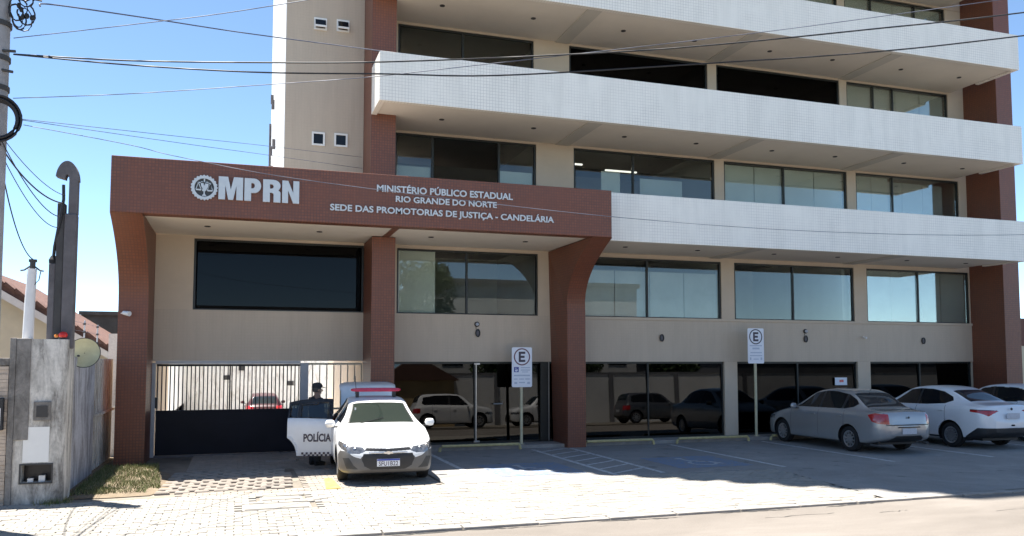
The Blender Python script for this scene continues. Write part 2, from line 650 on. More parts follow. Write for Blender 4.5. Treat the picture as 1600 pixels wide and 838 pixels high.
def curve_shape(polys, extrude):
    """flat outline(s) with holes -> mesh with thickness, in the XY plane"""
    cu = bpy.data.curves.new('outline', 'CURVE')
    cu.dimensions = '2D'
    cu.fill_mode = 'BOTH'
    cu.extrude = extrude
    for poly in polys:
        s = cu.splines.new('POLY')
        s.points.add(len(poly) - 1)
        for p, q in zip(s.points, poly):
            p.co = (q[0], q[1], 0, 1)
        s.use_cyclic_u = True
    ob = bpy.data.objects.new('outline', cu)
    COL.objects.link(ob)
    dg = bpy.context.evaluated_depsgraph_get()
    me = bpy.data.meshes.new_from_object(ob.evaluated_get(dg))
    bpy.data.objects.remove(ob, do_unlink=True)
    return me


def stand(me, x, y, z, sx=1.0, sz=1.0):
    for v in me.vertices:
        c = v.co.copy()
        v.co = (x + c.x * sx, y - c.z, z + c.y * sz)
    me.update()
    return me


def circle(cx, cy, r, n=32):
    return [(cx + r * math.cos(2 * math.pi * k / n), cy + r * math.sin(2 * math.pi * k / n)) for k in range(n)]


# ================================================================== THE GROUND
def sheet(name, x0, x1, y0, y1, z, mat, thick=0.0):
    b = MB()
    if thick:
        b.box(x0, x1, y0, y1, z - thick, z)
    else:
        b.add([(x0, y0, z), (x1, y0, z), (x1, y1, z), (x0, y1, z)], [(0, 1, 2, 3)])
    return struct(b.build(name, mat))


sheet('ground', -400, 400, -400, 400, -1.02, 'joint_sand')
road = sheet('road', -90, 110, -20.6, -9.05, -0.035, 'road_asphalt', 0.5)
sidewalk = sheet('sidewalk', -90, 110, -8.9, -5.6, -0.022, 'joint_sand', 0.6)
driveway = sheet('driveway', -2.42, 3.28, -5.6, 0.45, -0.022, 'joint_sand', 0.6)
parking = sheet('parking_bays', 3.28, 60, -5.6, -0.72, 0.0, 'bay_asphalt', 0.6)
apron = MB().add([(9.12, -8.9, .001), (60, -8.9, .001), (60, -5.6, .001), (9.62, -5.6, .001)], [(0, 1, 2, 3)])
struct(apron.build('parking_apron', 'bay_asphalt'))
walkway = struct(MB().box(3.28, 60, -0.72, 0.0, -0.6, 0.075).build('walkway', 'kerb_stone', bevel=0.01))
struct(MB().box(-90, -2.42, -5.6, 60, -0.6, -0.004).build('neighbour_yard', 'bare_earth'))
struct(MB().box(-90, 110, -31, -20.6, -0.6, 0.02).build('opposite_pavement', 'joint_sand'))

# kerb stones along the road
x = -14.0
while x < 26:
    L = 0.98
    b = MB().box(x, x + L - random.uniform(0.01, 0.03), -9.05 + random.uniform(-0.008, 0.008), -8.9, -0.5, random.uniform(-0.008, 0.004))
    b.build('kerb_stone', 'kerb_stone', sidewalk, bevel=0.012)
    x += L

# dirt and cracks gathered along the gutter, and patches on the road
rc = random.Random(21)
for (xa, xb, yc) in ((-3.0, 0.6, -9.12), (0.9, 3.9, -9.10), (4.4, 5.6, -9.13), (6.2, 7.4, -9.11), (7.9, 8.9, -9.12)):
    b = MB()
    n_ = int((xb - xa) / .06)
    top, bot = [], []
    for i in range(n_ + 1):
        xx = xa + (xb - xa) * i / n_
        mid = yc + .03 * math.sin(xx * 3.1) + rc.uniform(-.012, .012)
        wd = max(.004, rc.uniform(.004, .045) * math.sin(math.pi * (i + .3) / (n_ + .6)))
        top.append((xx, mid + wd, -.031))
        bot.append((xx, mid - wd, -.031))
    b.add(top + bot, [(i, n_ + 1 + i, n_ + 2 + i, i + 1) for i in range(n_)])
    b.build('gutter_dirt', 'soap_marks', road)
for (xa, ya, ln) in ((2.2, -9.9, 1.4), (6.6, -9.55, 1.1), (8.3, -9.7, .5), (9.9, -10.1, 1.6)):
    pts = [(xa + ln * i / 8, ya + rc.uniform(-.03, .03), -.031) for i in range(9)]
    MB().add(pts + [(p[0] + .01, p[1] - rc.uniform(.004, .014), p[2]) for p in pts], [(i, 9 + i, 10 + i, i + 1) for i in range(8)]).build('road_crack', 'soap_marks', road)

# paving stones of the sidewalk: the nearest ones singly, the rest as one mass
covers = [(0.10, 1.02, -7.02, -6.55), (0.35, 0.95, -6.28, -5.95)]
stones = []
row = 0
y = -8.885
while y < -5.62:
    x = -14 + (0.1 if row % 2 else 0.0)
    while x < 22:
        cx, cy = x + 0.1, y + 0.05
        if cx > 9.35 + .5 * (cy + 7.2) / 3 + (.1 if row % 2 else 0):
            x += 0.2
            continue
        if not any(c[0] - 0.1 < cx < c[1] + 0.1 and c[2] - 0.05 < cy < c[3] + 0.05 for c in covers):
            stones.append((cx, cy))
        x += 0.2
    y += 0.1
    row += 1


def stone_mb(b, cx, cy, z, sx, sy, h=0.05, ch=0.008):
    x0, x1, y0, y1 = cx - sx / 2, cx + sx / 2, cy - sy / 2, cy + sy / 2
    vs = [(x0, y0, z - h), (x1, y0, z - h), (x1, y1, z - h), (x0, y1, z - h),
          (x0, y0, z - ch), (x1, y0, z - ch), (x1, y1, z - ch), (x0, y1, z - ch),
          (x0 + ch, y0 + ch, z), (x1 - ch, y0 + ch, z), (x1 - ch, y1 - ch, z), (x0 + ch, y1 - ch, z)]
    fs = [(8, 9, 10, 11)]
    for a, c in ((0, 4), (4, 8)):
        for k in range(4):
            fs.append((a + k, a + (k + 1) % 4, c + (k + 1) % 4, c + k))
    b.add(vs, fs)


def in_view(cx, cy):
    d = Vector((cx, cy + 18.9))
    yaw = math.degrees(math.atan2(d.x, d.y)) - 18.371
    return -31.5 < yaw < 31.5 and d.length > 9.4


stones.sort(key=lambda s: (not in_view(*s), s[0] ** 2 + (s[1] + 18.9) ** 2))
pm = MB()
stone_mb(pm, 0, 0, 0, 0.194, 0.094, ch=.006)
paver_me = pm.mesh('paver')
paver_me.materials.append(M['paver_stone'])
for cx, cy in stones[:300]:
    o = bpy.data.objects.new('paver', paver_me)
    COL.objects.link(o)
    o.parent = sidewalk
    o.location = (cx + random.uniform(-.004, .004), cy + random.uniform(-.003, .003), random.uniform(-0.006, 0.004))
    o.rotation_euler = (random.uniform(-.012, .012), random.uniform(-.012, .012), random.uniform(-.02, .02))
b = MB()
for cx, cy in stones[300:]:
    stone_mb(b, cx + random.uniform(-.004, .004), cy + random.uniform(-.003, .003), random.uniform(-0.006, 0.004), 0.194, 0.094, ch=.006)
tag(b.build('pavers', 'paver_stone', sidewalk, fix=False), kind='stuff')
# driveway stones, laid under the gate and in front of it
b = MB()
row = 0
y = -5.6
while y < 0.44:
    x = -0.86 + (0.1 if row % 2 else 0)
    while x < 3.1:
        if not (x < 0.95 and -5.25 < y < -2.7) and not (0.55 < x < 1.15 and -1.6 < y < -1.2):
            stone_mb(b, x + 0.1, y + 0.05, random.uniform(-0.006, 0.003), 0.19, 0.09)
        x += 0.2
    y += 0.1
    row += 1
tag(b.build('pavers', 'grid_concrete', driveway, fix=False), kind='stuff')
# grass grid blocks: short concrete bars standing clear of the dirt
gm = MB()
stone_mb(gm, 0, 0, 0, 0.21, 0.11, 0.06, 0.02)
grid_me = gm.mesh('grid_block')
grid_me.materials.append(M['grid_concrete'])
y = -5.12
row = 0
while y < -2.75:
    x = -1.05 + (0.12 if row % 2 else 0.0) + 0.05 * (y + 5)
    while x < 0.86:
        o = bpy.data.objects.new('grid_block', grid_me)
        COL.objects.link(o)
        o.parent = driveway
        o.location = (x, y, 0.022 + random.uniform(-.006, .006))
        o.rotation_euler = (random.uniform(-.03, .03), random.uniform(-.03, .03), random.uniform(-.04, .04))
        x += 0.285
    y += 0.19
    row += 1
for k, (x0, x1, y0, y1) in enumerate(covers):
    c = empty('utility_cover', (x0, y0, 0), label=('larger' if k == 0 else 'smaller') + ' rectangular concrete utility cover set in the sunlit paving', cat='cover', group='utility covers in the sidewalk')
    MB().box(x0, x1, y0, y1, -0.05, -0.008).build('rim', 'kerb_stone', c)
    MB().box(x0 + .03, x1 - .03, y0 + .03, y1 - .03, -0.02, 0.004).build('lid', 'paver_stone', c, bevel=0.006)
c = empty('drain_cover', (0.85, -1.4, 0), label='rectangular dark drain cover in the shaded driveway before the gate', cat='cover')
MB().box(0.55, 1.2, -1.58, -1.22, -0.04, -0.006).build('rim', 'mast_dark', c)
MB().box(0.58, 1.17, -1.55, -1.25, -0.02, 0.002).build('lid', 'kerb_stone', c)


# verge with dry grass by the left pillar
def blob(pts, z, n=4):
    return pts


verge = MB()
pts = [(-2.40, -5.2), (-1.75, -5.25), (-1.22, -5.2), (-0.95, -4.4), (-0.92, -3.6), (-1.15, -2.6), (-1.45, -1.9), (-1.62, -1.25), (-2.40, -1.25)]
n = len(pts)
vs = [(px, py, -0.01) for px, py in pts]
cxm, cym = -1.9, -3.2
vs += [(cxm + (px - cxm) * .78, cym + (py - cym) * .85, 0.012) for px, py in pts]
vs += [(cxm + (px - cxm) * .40, cym + (py - cym) * .5, 0.022) for px, py in pts]
fs = [(i, (i + 1) % n, n + (i + 1) % n, n + i) for i in range(n)] + [(n + i, n + (i + 1) % n, 2 * n + (i + 1) % n, 2 * n + i) for i in range(n)] + [tuple(2 * n + i for i in range(n))]
verge.add(vs, fs)
struct(verge.build('verge', 'bare_earth', smooth=60))
b = MB()
rg = random.Random(3)
cnt = 0
while cnt < 8000:
    gx, gy = rg.uniform(-2.36, -1.05), rg.uniform(-5.0, -1.4)
    lim = -1.12 - 0.28 * (gy + 4.6) / 3.0 if gy > -4.6 else -1.3
    if gx > lim or rg.random() < 0.35 * (1 + math.sin(gx * 7) * math.sin(gy * 5)):
        cnt += 1 if rg.random() < .1 else 0
        continue
    h = rg.uniform(0.008, 0.045) * (1.6 if rg.random() < .08 else 1)
    a = rg.uniform(0, 6.28)
    dx, dy = math.cos(a), math.sin(a)
    w = 0.006
    z0 = 0.005
    lx, ly = rg.uniform(-.04, .04), rg.uniform(-.04, .04)
    b.add([(gx - dx * w, gy - dy * w, z0), (gx + dx * w, gy + dy * w, z0), (gx + lx, gy + ly, z0 + 0.035 + h)], [(0, 1, 2)])
    cnt += 1
tag(b.build('grass', 'grass_blade', fix=False), 'short half dry grass growing on the verge by the pillar', 'grass', kind='stuff')
b = MB()
for k in range(900):
    gx, gy = rg.gauss(-2.95, 0.22), rg.gauss(-8.75, 0.12)
    if rg.random() < .4:
        gx, gy = rg.gauss(-2.45, .1), rg.gauss(-5.5, .12)
    a = rg.uniform(0, 6.28)
    h = rg.uniform(.03, .10)
    b.add([(gx - .006 * math.cos(a), gy - .006 * math.sin(a), -.01), (gx + .006 * math.cos(a), gy + .006 * math.sin(a), -.01), (gx + rg.uniform(-.05, .05), gy + rg.uniform(-.05, .05), h)], [(0, 1, 2)])
tag(b.build('weeds', 'grass_blade', fix=False), 'tufts of weeds at the foot of the stained post', 'weeds', kind='stuff')


# painted marks
def mark(x0, x1, y0, y1, mat, z=0.004):
    b = MB()
    nx = max(1, int((x1 - x0) / 0.5))
    ny = max(1, int((y1 - y0) / 0.5))
    b.add([(x0, y0, z), (x1, y0, z), (x1, y1, z), (x0, y1, z)], [(0, 1, 2, 3)])
    return b.build('painted_mark', mat, parking)


for lx in (4.0, 6.42, 7.36, 9.95, 12.55, 15.15, 17.9):
    mark(lx - .05, lx + .05, -5.45, -1.05, 'line_white')
yy = -5.3
while yy < -1.3:
    b = MB().add([(6.48, yy, .004), (6.48, yy + .09, .004), (7.30, yy + .62, .004), (7.30, yy + .53, .004)], [(0, 3, 2, 1)])
    b.build('painted_mark', 'line_white', parking)
    yy += 0.62
# square with wheelchair symbol, once in each reserved bay
for x0 in (4.42, 7.95):
    mark(x0, x0 + 1.62, -5.05, -3.35, 'line_blue')
    b = MB()
    cx, cy = x0 + 0.80, -4.25
    ring = [(cx + .02 + .30 * math.cos(a), cy - .22 + .30 * math.sin(a)) for a in [R(d) for d in range(130, 400, 15)]]
    ring2 = [(cx + .02 + .22 * math.cos(a), cy - .22 + .22 * math.sin(a)) for a in [R(d) for d in range(130, 400, 15)]]
    m = len(ring)
    b.add([(p[0], p[1], .008) for p in ring + ring2], [(i, i + 1, m + i + 1, m + i) for i in range(m - 1)])
    for q in ([(-.12, .02), (-.04, .02), (-.04, .45), (-.12, .45)], [(-.04, .02), (.22, .02), (.22, -.06), (-.04, -.06)], [(.22, .02), (.30, .02), (.42, -.40), (.33, -.40)], [(-.04, .22), (.18, .22), (.18, .15), (-.04, .15)]):
        b.add([(cx + px, cy + py, .008) for px, py in q], [(0, 1, 2, 3)])
    b.add([(cx - .08 + .09 * math.cos(R(30 * k)), cy + .56 + .09 * math.sin(R(30 * k)), .008) for k in range(12)], [tuple(range(12))])
    b.build('wheelchair_symbol', 'line_pale', parking, fix=False)
b = MB().add([(1.36, -5.5, .009), (1.60, -5.5, .009), (1.58, -4.3, .009), (1.45, -4.3, .009)], [(0, 1, 2, 3)])
b.build('painted_mark', 'line_yellow', driveway)

# ================================================================== THE OFFICE BUILDING
BX = 9.0
bld = empty('office_building', (BX, 4.0, 0), label='beige and brick tiled office block with long white tiled parapets', cat='building')
ZS = [4.71, 7.39, 10.01, 12.62]          # undersides of the parapets
ZT = [5.80, 8.43, 10.99, 13.60]          # their tops
YP = -2.22
PX0, PX1 = 2.66, 20.25
NF = 12
while len(ZS) < NF:
    ZS.append(ZS[-1] + 2.61)
    ZT.append(ZT[-1] + 2.61)
TOP = ZS[-1] + 1.1


def part(name, mat, b, parent=None, bevel=0.0, smooth=None):
    return b.build(name, mat, parent or bld, bevel=bevel, smooth=smooth)


# parapets with their returns, soffits and beams
for k in range(NF):
    x0 = PX0 if k else 7.72
    z0, z1 = ZS[k], ZT[k]
    pb = MB()
    pb.box(x0, PX1, YP, YP + .14, z0, z1)
    if k:
        pb.box(x0, x0 + .12, YP + .14, -1.142, z0, z1)
    pb.box(PX1 - .12, PX1, YP + .14, -0.9, z0, z1)
    pp = part('parapet', 'white_tile', pb, bevel=0.006 if k < 4 else 0)
    sb = MB().box(x0 + .13, PX1 - .13, YP + .145, -0.003, z0 + .035, z0 + .20)
    sf = part('soffit', 'soffit_paint', sb)
    if k < 4:
        for bx in ((7.42,) if k else ()) + (11.75, 16.05):
            part('beam', 'beam_paint', MB().box(bx, bx + .36, YP + .16, -.004, z0 + .012, z0 + .034), sf)
        for lx in (4.23, 6.42, 8.75, 10.72, 12.94, 14.91, 17.19, 19.25):
            if k == 0 and lx < 8:
                continue
            part('downlight', 'mast_dark', MB().lathe([(.06, .0), (.06, -.012), (.045, -.014), (.03, -.004)], (lx, -1.16, z0 + .034), seg=14), sf)

# wall bays: glazing per floor  (x0, x1, mullions, style)
floors = [
    # first floor, beside the canopy and above the gate
    (3.12, 4.64, [(3.46, 6.95, (5.15,), 'mixed'), (8.02, 12.12, (9.95,), 'frost'), (12.52, 16.42, (14.4,), 'green'), (16.86, 20.60, (18.72,), 'bluish')]),
    (5.86, 7.37, [(3.39, 6.91, (4.30, 5.95), 'open'), (7.91, 11.97, (9.58,), 'office'), (12.26, 16.27, (14.17,), 'blinds'), (16.58, 20.33, (17.9,), 'half')]),
    (8.50, 9.99, [(3.44, 6.85, (5.03,), 'green'), (7.80, 11.80, (), 'black'), (12.07, 16.09, (), 'black'), (16.34, 20.03, (17.3, 18.0), 'blinds')]),
    (11.05, 12.60, [(3.44, 6.85, (5.03,), 'green'), (7.80, 11.80, (9.7,), 'green'), (12.07, 16.09, (13.5, 14.9), 'blinds'), (16.34, 20.03, (17.3, 18.9), 'blinds')]),
]
WX0, WX1 = 3.20, 20.62


def window(x0, x1, z0, z1, mull, style):
    fb = MB()
    t = 0.045
    y0, y1 = 0.03, 0.10
    fb.box(x0, x1, y0, y1, z1 - t, z1)
    fb.box(x0, x1, y0, y1, z0, z0 + t * .6)
    fb.box(x0, x0 + t, y0, y1, z0 + t * .6, z1 - t)
    fb.box(x1 - t, x1, y0, y1, z0 + t * .6, z1 - t)
    for m in mull:
        fb.box(m - t * .5, m + t * .5, y0 - .005, y1 + .005, z0 + t * .6, z1 - t)
    w = part('window', 'frame_dark', fb)
    edges = [x0 + t] + list(mull) + [x1 - t]
    for i in range(len(edges) - 1):
        a, c = edges[i], edges[i + 1]
        if style == 'open' and i == 1:
            continue
        mat = 'pane_black' if style == 'black' else 'pane_green'
        MB().box(a + .03, c - .03, .058, .066, z0 + .03, z1 - t).build('pane', mat, w)
    return w


def blind(w, x0, x1, z0, z1, mat, y=0.13, n=None):
    n = n or max(1, int((x1 - x0) / .95))
    s = (x1 - x0) / n
    for i in range(n):
        MB().box(x0 + i * s + .012, x0 + (i + 1) * s - .012, y, y + .02, z0, z1).build('blind', mat, w)


zprev = 2.0
for k, (z0, z1, bays) in enumerate(floors):
    # spandrel below the windows and head above them
    sp = MB()
    zb = 2.0 if k == 0 else floors[k - 1][1]
    if k == 0:
        MBs = MB().box(3.22, 7.46, 0.0, .22, 2.0, z0)
        part('spandrel', 'beige_tile', MBs)
        part('spandrel', 'beige_tile', MB().box(7.70, WX1 + .02, -0.02, .22, 2.0, z0))
        part('window_sill', 'beige_paint', MB().box(7.72, WX1 + .03, -0.05, .0195, z0 - .06, z0 + .004), bevel=.005)
    else:
        part('spandrel', 'beige_paint', MB().box(WX0, WX1, 0.0, .22, zb, z0))
    ends = [WX0] + [e for bay in bays for e in bay[:2]] + [WX1]
    for i in range(0, len(ends), 2):
        if k == 0 and i == 2:
            part('wall_pier', 'beige_paint', MB().box(ends[i], 7.46, 0.0, .22, z0, z1))
            part('wall_pier', 'beige_paint', MB().box(7.70, ends[i + 1], 0.0, .22, z0, z1))
        else:
            part('wall_pier', 'beige_paint', MB().box(ends[i], ends[i + 1], 0.0, .22, z0, z1))
    for (x0, x1, mull, style) in bays:
        w = window(x0, x1, z0, z1, mull, style)
        if style == 'mixed':
            blind(w, x0 + .04, x0 + 0.95, z0, z1, 'blind_cloth', n=1)
        elif style == 'frost':
            blind(w, x0 + .05, x1 - .05, z0, z1 - .32, 'blind_grey', n=4)
        elif style == 'bluish':
            blind(w, x0 + .05, x1 - .05, z0, z1 - .05, 'blind_grey', n=4)
        elif style == 'office':
            blind(w, x0 + .8, x0 + 1.35, z0, z1 - .5, 'blind_cloth', n=1)
            blind(w, x0 + 1.9, x1 - .9, z0, z1 - .62, 'blind_grey', n=1)
        elif style == 'blinds':
            blind(w, x0 + .05, x1 - .05, z0, z1 - .06, 'blind_cloth', n=4)
        elif style == 'half':
            blind(w, x0 + .05, x0 + 1.25, z0, z1 - .06, 'blind_cloth', n=2)
            blind(w, x0 + 1.35, x1 - .1, z0, z1 - .06, 'blind_grey', y=.5, n=3)
        elif style == 'open':
            blind(w, x0 + .05, x0 + .88, z0, z1 - .75, 'blind_cloth', n=1)
            blind(w, x1 - .95, x1 - .06, z0, z1 - .70, 'blind_cloth', n=1)
    # the rooms behind
    part('floor_slab', 'interior_floor', MB().box(WX0 + .02, WX1 - .02, .225, 9.9, z0 - .45 if k else 2.55, z0 - .25 if k else 2.75))
    part('room_wall', 'interior_wall', MB().box(WX0 + .02, WX1 - .02, 4.5, 4.65, (z0 - .25) if k else 2.75, z1 + .38))
    for xx in (7.3, 12.1, 16.2):
        part('room_wall', 'interior_wall', MB().box(xx, xx + .1, .23, 4.5, (z0 - .25) if k else 2.75, z1 + .38))
    if k == 2:
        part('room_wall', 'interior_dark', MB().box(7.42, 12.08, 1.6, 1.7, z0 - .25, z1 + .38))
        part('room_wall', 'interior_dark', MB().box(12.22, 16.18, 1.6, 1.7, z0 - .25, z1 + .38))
m_, nt, out_ = newmat('tube_light')
em_ = nt.nodes.new('ShaderNodeEmission')
em_.inputs[0].default_value = (1, .97, .9, 1)
em_.inputs[1].default_value = 0.5
nt.links.new(em_.outputs[0], out_.inputs[0])
for (lx, ly, lz) in ((8.6, 2.2, 7.52), (10.5, 2.6, 7.52)):
    part('ceiling_lamp', 'tube_light', MB().box(lx - .5, lx + .5, ly, ly + .06, lz, lz + .04))
# storeys above the picture, closed
part('upper_storeys', 'beige_paint', MB().box(WX0, WX1, 0.0, 9.9, floors[-1][1] + .01, TOP))
part('roof_slab', 'white_tile', MB().box(PX0, PX1, YP + .01, 10.2, TOP, TOP + .25))
part('rear_wall', 'beige_paint', MB().box(WX0 + .03, WX1 - .03, 9.92, 10.1, 2.0, TOP - .01))
part('end_wall', 'beige_paint', MB().box(WX1 + .001, WX1 + .18, 0.0, 10.1, 0, TOP - .01))

# the two tall brick piers
part('brick_pier', 'brick_tile', MB().box(PX0, 3.20, -1.14, 0.25, 5.62, TOP + .3))
part('brick_pier', 'brick_tile', MB().box(20.63, 21.22, -1.14, 0.60, 0.0, TOP + .3))

# stair tower with small windows, its left face to the sun
twr = part('stair_tower', 'beige_tile', MB().box(0.90, 2.655, 0.0, 9.0, 5.60, TOP + 1.2))
for (wx0, wx1, wz0, wz1) in ((1.50, 1.79, 9.59, 9.87), (2.01, 2.30, 9.61, 9.89), (1.49, 1.78, 6.90, 7.21), (1.99, 2.29, 6.91, 7.22), (1.5, 1.79, 12.2, 12.5), (2.0, 2.29, 12.2, 12.5)):
    fb = MB()
    t = .04
    fb.box(wx0, wx1, -.03, -.002, wz0, wz0 + t).box(wx0, wx1, -.03, -.002, wz1 - t, wz1)
    fb.box(wx0, wx0 + t, -.03, -.002, wz0 + t, wz1 - t).box(wx1 - t, wx1, -.03, -.002, wz0 + t, wz1 - t)
    fr = fb.build('window', 'white_paint', twr)
    MB().box(wx0 + t, wx1 - t, -.008, -.002, wz0 + t, wz1 - t).build('pane', 'tinted_glass', fr)
    if wz0 > 9:   # tilted sash of the upper pair
        s = MB()
        s.add([(wx0 + .03, -.032, wz1 - .05), (wx1 - .03, -.032, wz1 - .05), (wx1 - .03, -.12, wz0 + .05), (wx0 + .03, -.12, wz0 + .05),
               (wx0 + .03, -.045, wz1 - .05), (wx1 - .03, -.045, wz1 - .05), (wx1 - .03, -.14, wz0 + .05), (wx0 + .03, -.14, wz0 + .05)],
              [(0, 1, 2, 3), (4, 7, 6, 5), (0, 4, 5, 1), (3, 2, 6, 7), (0, 3, 7, 4), (1, 5, 6, 2)])
        s.build('sash', 'tinted_glass', fr)
        MB().box(wx0 + .02, wx1 - .02, -.155, -.125, wz0 + .03, wz0 + .07).build('sash_rail', 'white_paint', fr)
part('tower_side', 'white_paint', MB().box(0.885, 0.899, 0.02, 8.98, 5.7, TOP + 1.0), twr)  # white slab over the beige side: sunlit brightness put into its colour
# pipe run and brackets on the sunlit side of the tower
for (yy, zz) in ((7.0, 9.9), (6.2, 9.5), (7.4, 8.4), (5.0, 8.0), (6.6, 7.6), (7.6, 7.2)):
    part('bracket', 'mast_grey', MB().box(.80, .884, yy, yy + .06, zz, zz + .28), twr)
part('drain_pipe', 'mast_grey', MB().tube([(.84, 8.2, 5.7), (.84, 8.2, 9.6)], .035, 8), twr)

# canopy: brick fascia carried on flared pillars
CX0, CX1, CY, CZ0, CZ1 = -2.24, 7.67, -2.70, 4.70, 5.73
can = part('canopy', 'brick_tile', MB().box(CX0, CX1, CY, CY + .3, CZ0, CZ1), bevel=.01)
part('canopy_side', 'brick_tile', MB().box(CX0, CX0 + .25, CY + .301, 5.0, CZ0, CZ1 - .002))
part('canopy_side', 'brick_tile', MB().box(CX1 - .25, CX1, CY + .301, -.02, CZ0, CZ1 - .002))
part('canopy_roof', 'kerb_stone', MB().box(CX0 + .251, CX1 - .251, CY + .301, -.004, 5.40, 5.55))
part('canopy_roof', 'kerb_stone', MB().box(CX0 + .251, WX0 - .01, 0.23, 5.0, 5.40, 5.59))
s1 = part('soffit', 'soffit_paint', MB().box(-1.70, 2.93, CY + .302, -.003, CZ0 + .02, CZ0 + .12))
s2 = part('soffit', 'soffit_paint', MB().box(3.07, 7.235, CY + .302, -.003, CZ0 + .02, CZ0 + .12))
part('brick_fin', 'brick_tile', MB().box(2.935, 3.065, CY + .302, -1.0, CZ0 + .0, CZ0 + .15))
for lx, s in ((-.63, s1), (1.57, s1), (3.95, s2), (6.13, s2)):
    part('downlight', 'mast_dark', MB().lathe([(.06, .0), (.06, -.012), (.045, -.014), (.03, -.004)], (lx, -1.4, CZ0 + .019), seg=14), s)


def pillar(x0, x1, flare=True, front=-1.2, shift=0.0):
    prof = [(0.0, -0.3), (front, -0.3), (front, 3.15)]
    if flare:
        for i in range(1, 15):
            s = i / 14
            prof.append((front + (CY + .002 - front) * s ** 2.3, 3.15 + (CZ0 - .002 - 3.15) * s))
    else:
        prof.append((front, CZ0 - .002))
    prof.append((0.0, CZ0 - .002))
    pb = MB().prism(prof, 'x', x0, x1)
    if shift:
        pb.v = [(v[0] + shift * max(0., min(1., (CZ0 - v[2]) / 1.5)), v[1], v[2]) for v in pb.v]
    return part('pillar', 'brick_tile', pb)


pillar(-2.24, -1.70)
pillar(2.70, 3.205, flare=False)
pillar(7.22, 7.68, front=-.92, shift=.125)

# gate bay wall above the gate with the dark window
part('spandrel', 'beige_tile', MB().box(-1.70, 2.70, 0.0, .22, 2.02, 3.12))
part('wall_pier', 'beige_paint', MB().box(-1.70, -0.94, 0.0, .22, 3.12, CZ0 + .02))
part('wall_head', 'beige_paint', MB().box(-0.94, 2.70, 0.0, .22, 4.66, 5.40))
w = window(-0.94, 2.70, 3.12, 4.66, (), 'black')
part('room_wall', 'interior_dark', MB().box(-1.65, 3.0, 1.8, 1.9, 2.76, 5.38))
part('floor_slab', 'soffit_paint', MB().box(-2.2, 3.15, .225, 5.0, 2.3, 2.5))
part('end_wall', 'beige_paint', MB().box(-2.24, -1.75, 0.0, 5.0, -.3, 2.29))
part('end_wall', 'beige_paint', MB().box(-2.20, -1.75, 0.23, 5.0, 2.51, 5.39))
part('end_wall', 'beige_paint', MB().box(2.95, 3.20, .02, 10.0, -1.0, 5.38))

# ground floor: dark shop glass behind the bays
for (x0, x1, mull) in ((3.24, 7.44, (5.36,)), (7.74, 12.16, (9.95,)), (12.56, 16.46, (14.5,)), (16.90, 20.60, (18.7,))):
    fb = MB()
    t = .04
    fb.box(x0, x1, .04, .12, 1.95, 1.998).box(x0, x1, .04, .12, .076, .12)
    fb.box(x0, x0 + t, .05, .11, .12, 1.95).box(x1 - t, x1, .05, .11, .12, 1.95)
    for m in mull:
        fb.box(m - .018, m + .018, .04, .12, .12, 1.95)
    w = part('shop_window', 'frame_dark', fb)
    ed = [x0 + t] + list(mull) + [x1 - t]
    for a, c in zip(ed[:-1], ed[1:]):
        MB().prism([(.047, .121), (.055, .121), (.113, 1.949), (.105, 1.949)], 'x', a + .018, c - .018).build('pane', 'pane_shop' if x0 < 12 else 'pane_black', w)
for x0, x1 in ((12.165, 12.555), (16.465, 16.895)):
    part('column', 'beige_paint', MB().box(x0, x1, -0.015, .25, -.2, 1.998))
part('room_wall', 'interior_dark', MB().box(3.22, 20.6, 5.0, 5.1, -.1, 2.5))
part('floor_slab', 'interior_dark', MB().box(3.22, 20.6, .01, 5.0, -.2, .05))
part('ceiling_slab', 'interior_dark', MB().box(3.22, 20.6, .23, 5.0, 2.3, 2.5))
# door hardware and dark jambs of the entrance
part('door_jamb', 'frame_alu', MB().box(5.375, 5.40, .02, .05, .12, 1.95))
part('door_jamb', 'frame_dark', MB().box(7.00, 7.20, -.03, .04, .09, 1.99))
part('door_jamb', 'frame_alu', MB().box(7.205, 7.225, -.03, .04, .09, 1.99))
part('door_hinge', 'frame_alu', MB().box(5.33, 5.47, -.01, .03, 1.93, 1.97))
part('door_hinge', 'frame_alu', MB().box(5.33, 5.47, -.01, .03, .10, .14))
part('door_handle', 'frame_alu', MB().tube([(5.80, -.04, 1.0), (6.02, -.04, 1.0), (6.02, -.04, 1.06)], .014, 8))
nt_ = part('door_notice', 'sign_white', MB().box(15.72, 16.12, .03, .045, 1.35, 1.56))
part('printed_bars', 'lightbar_red', MB().box(15.86, 16.0, .026, .0295, 1.43, 1.50), nt_)

# ---- lettering on the canopy
YL = CY - .012


def letter(polys, x0, x1):
    me = curve_shape(polys, .025)
    xs = [v.co.x for v in me.vertices]
    a, c = min(xs), max(xs)
    for v in me.vertices:
        v.co.x = (v.co.x - a) / (c - a) * (x1 - x0)
    stand(me, x0, CY - .03, 5.03, 1, .43)
    link('letter', me, 'letter_metal', can)


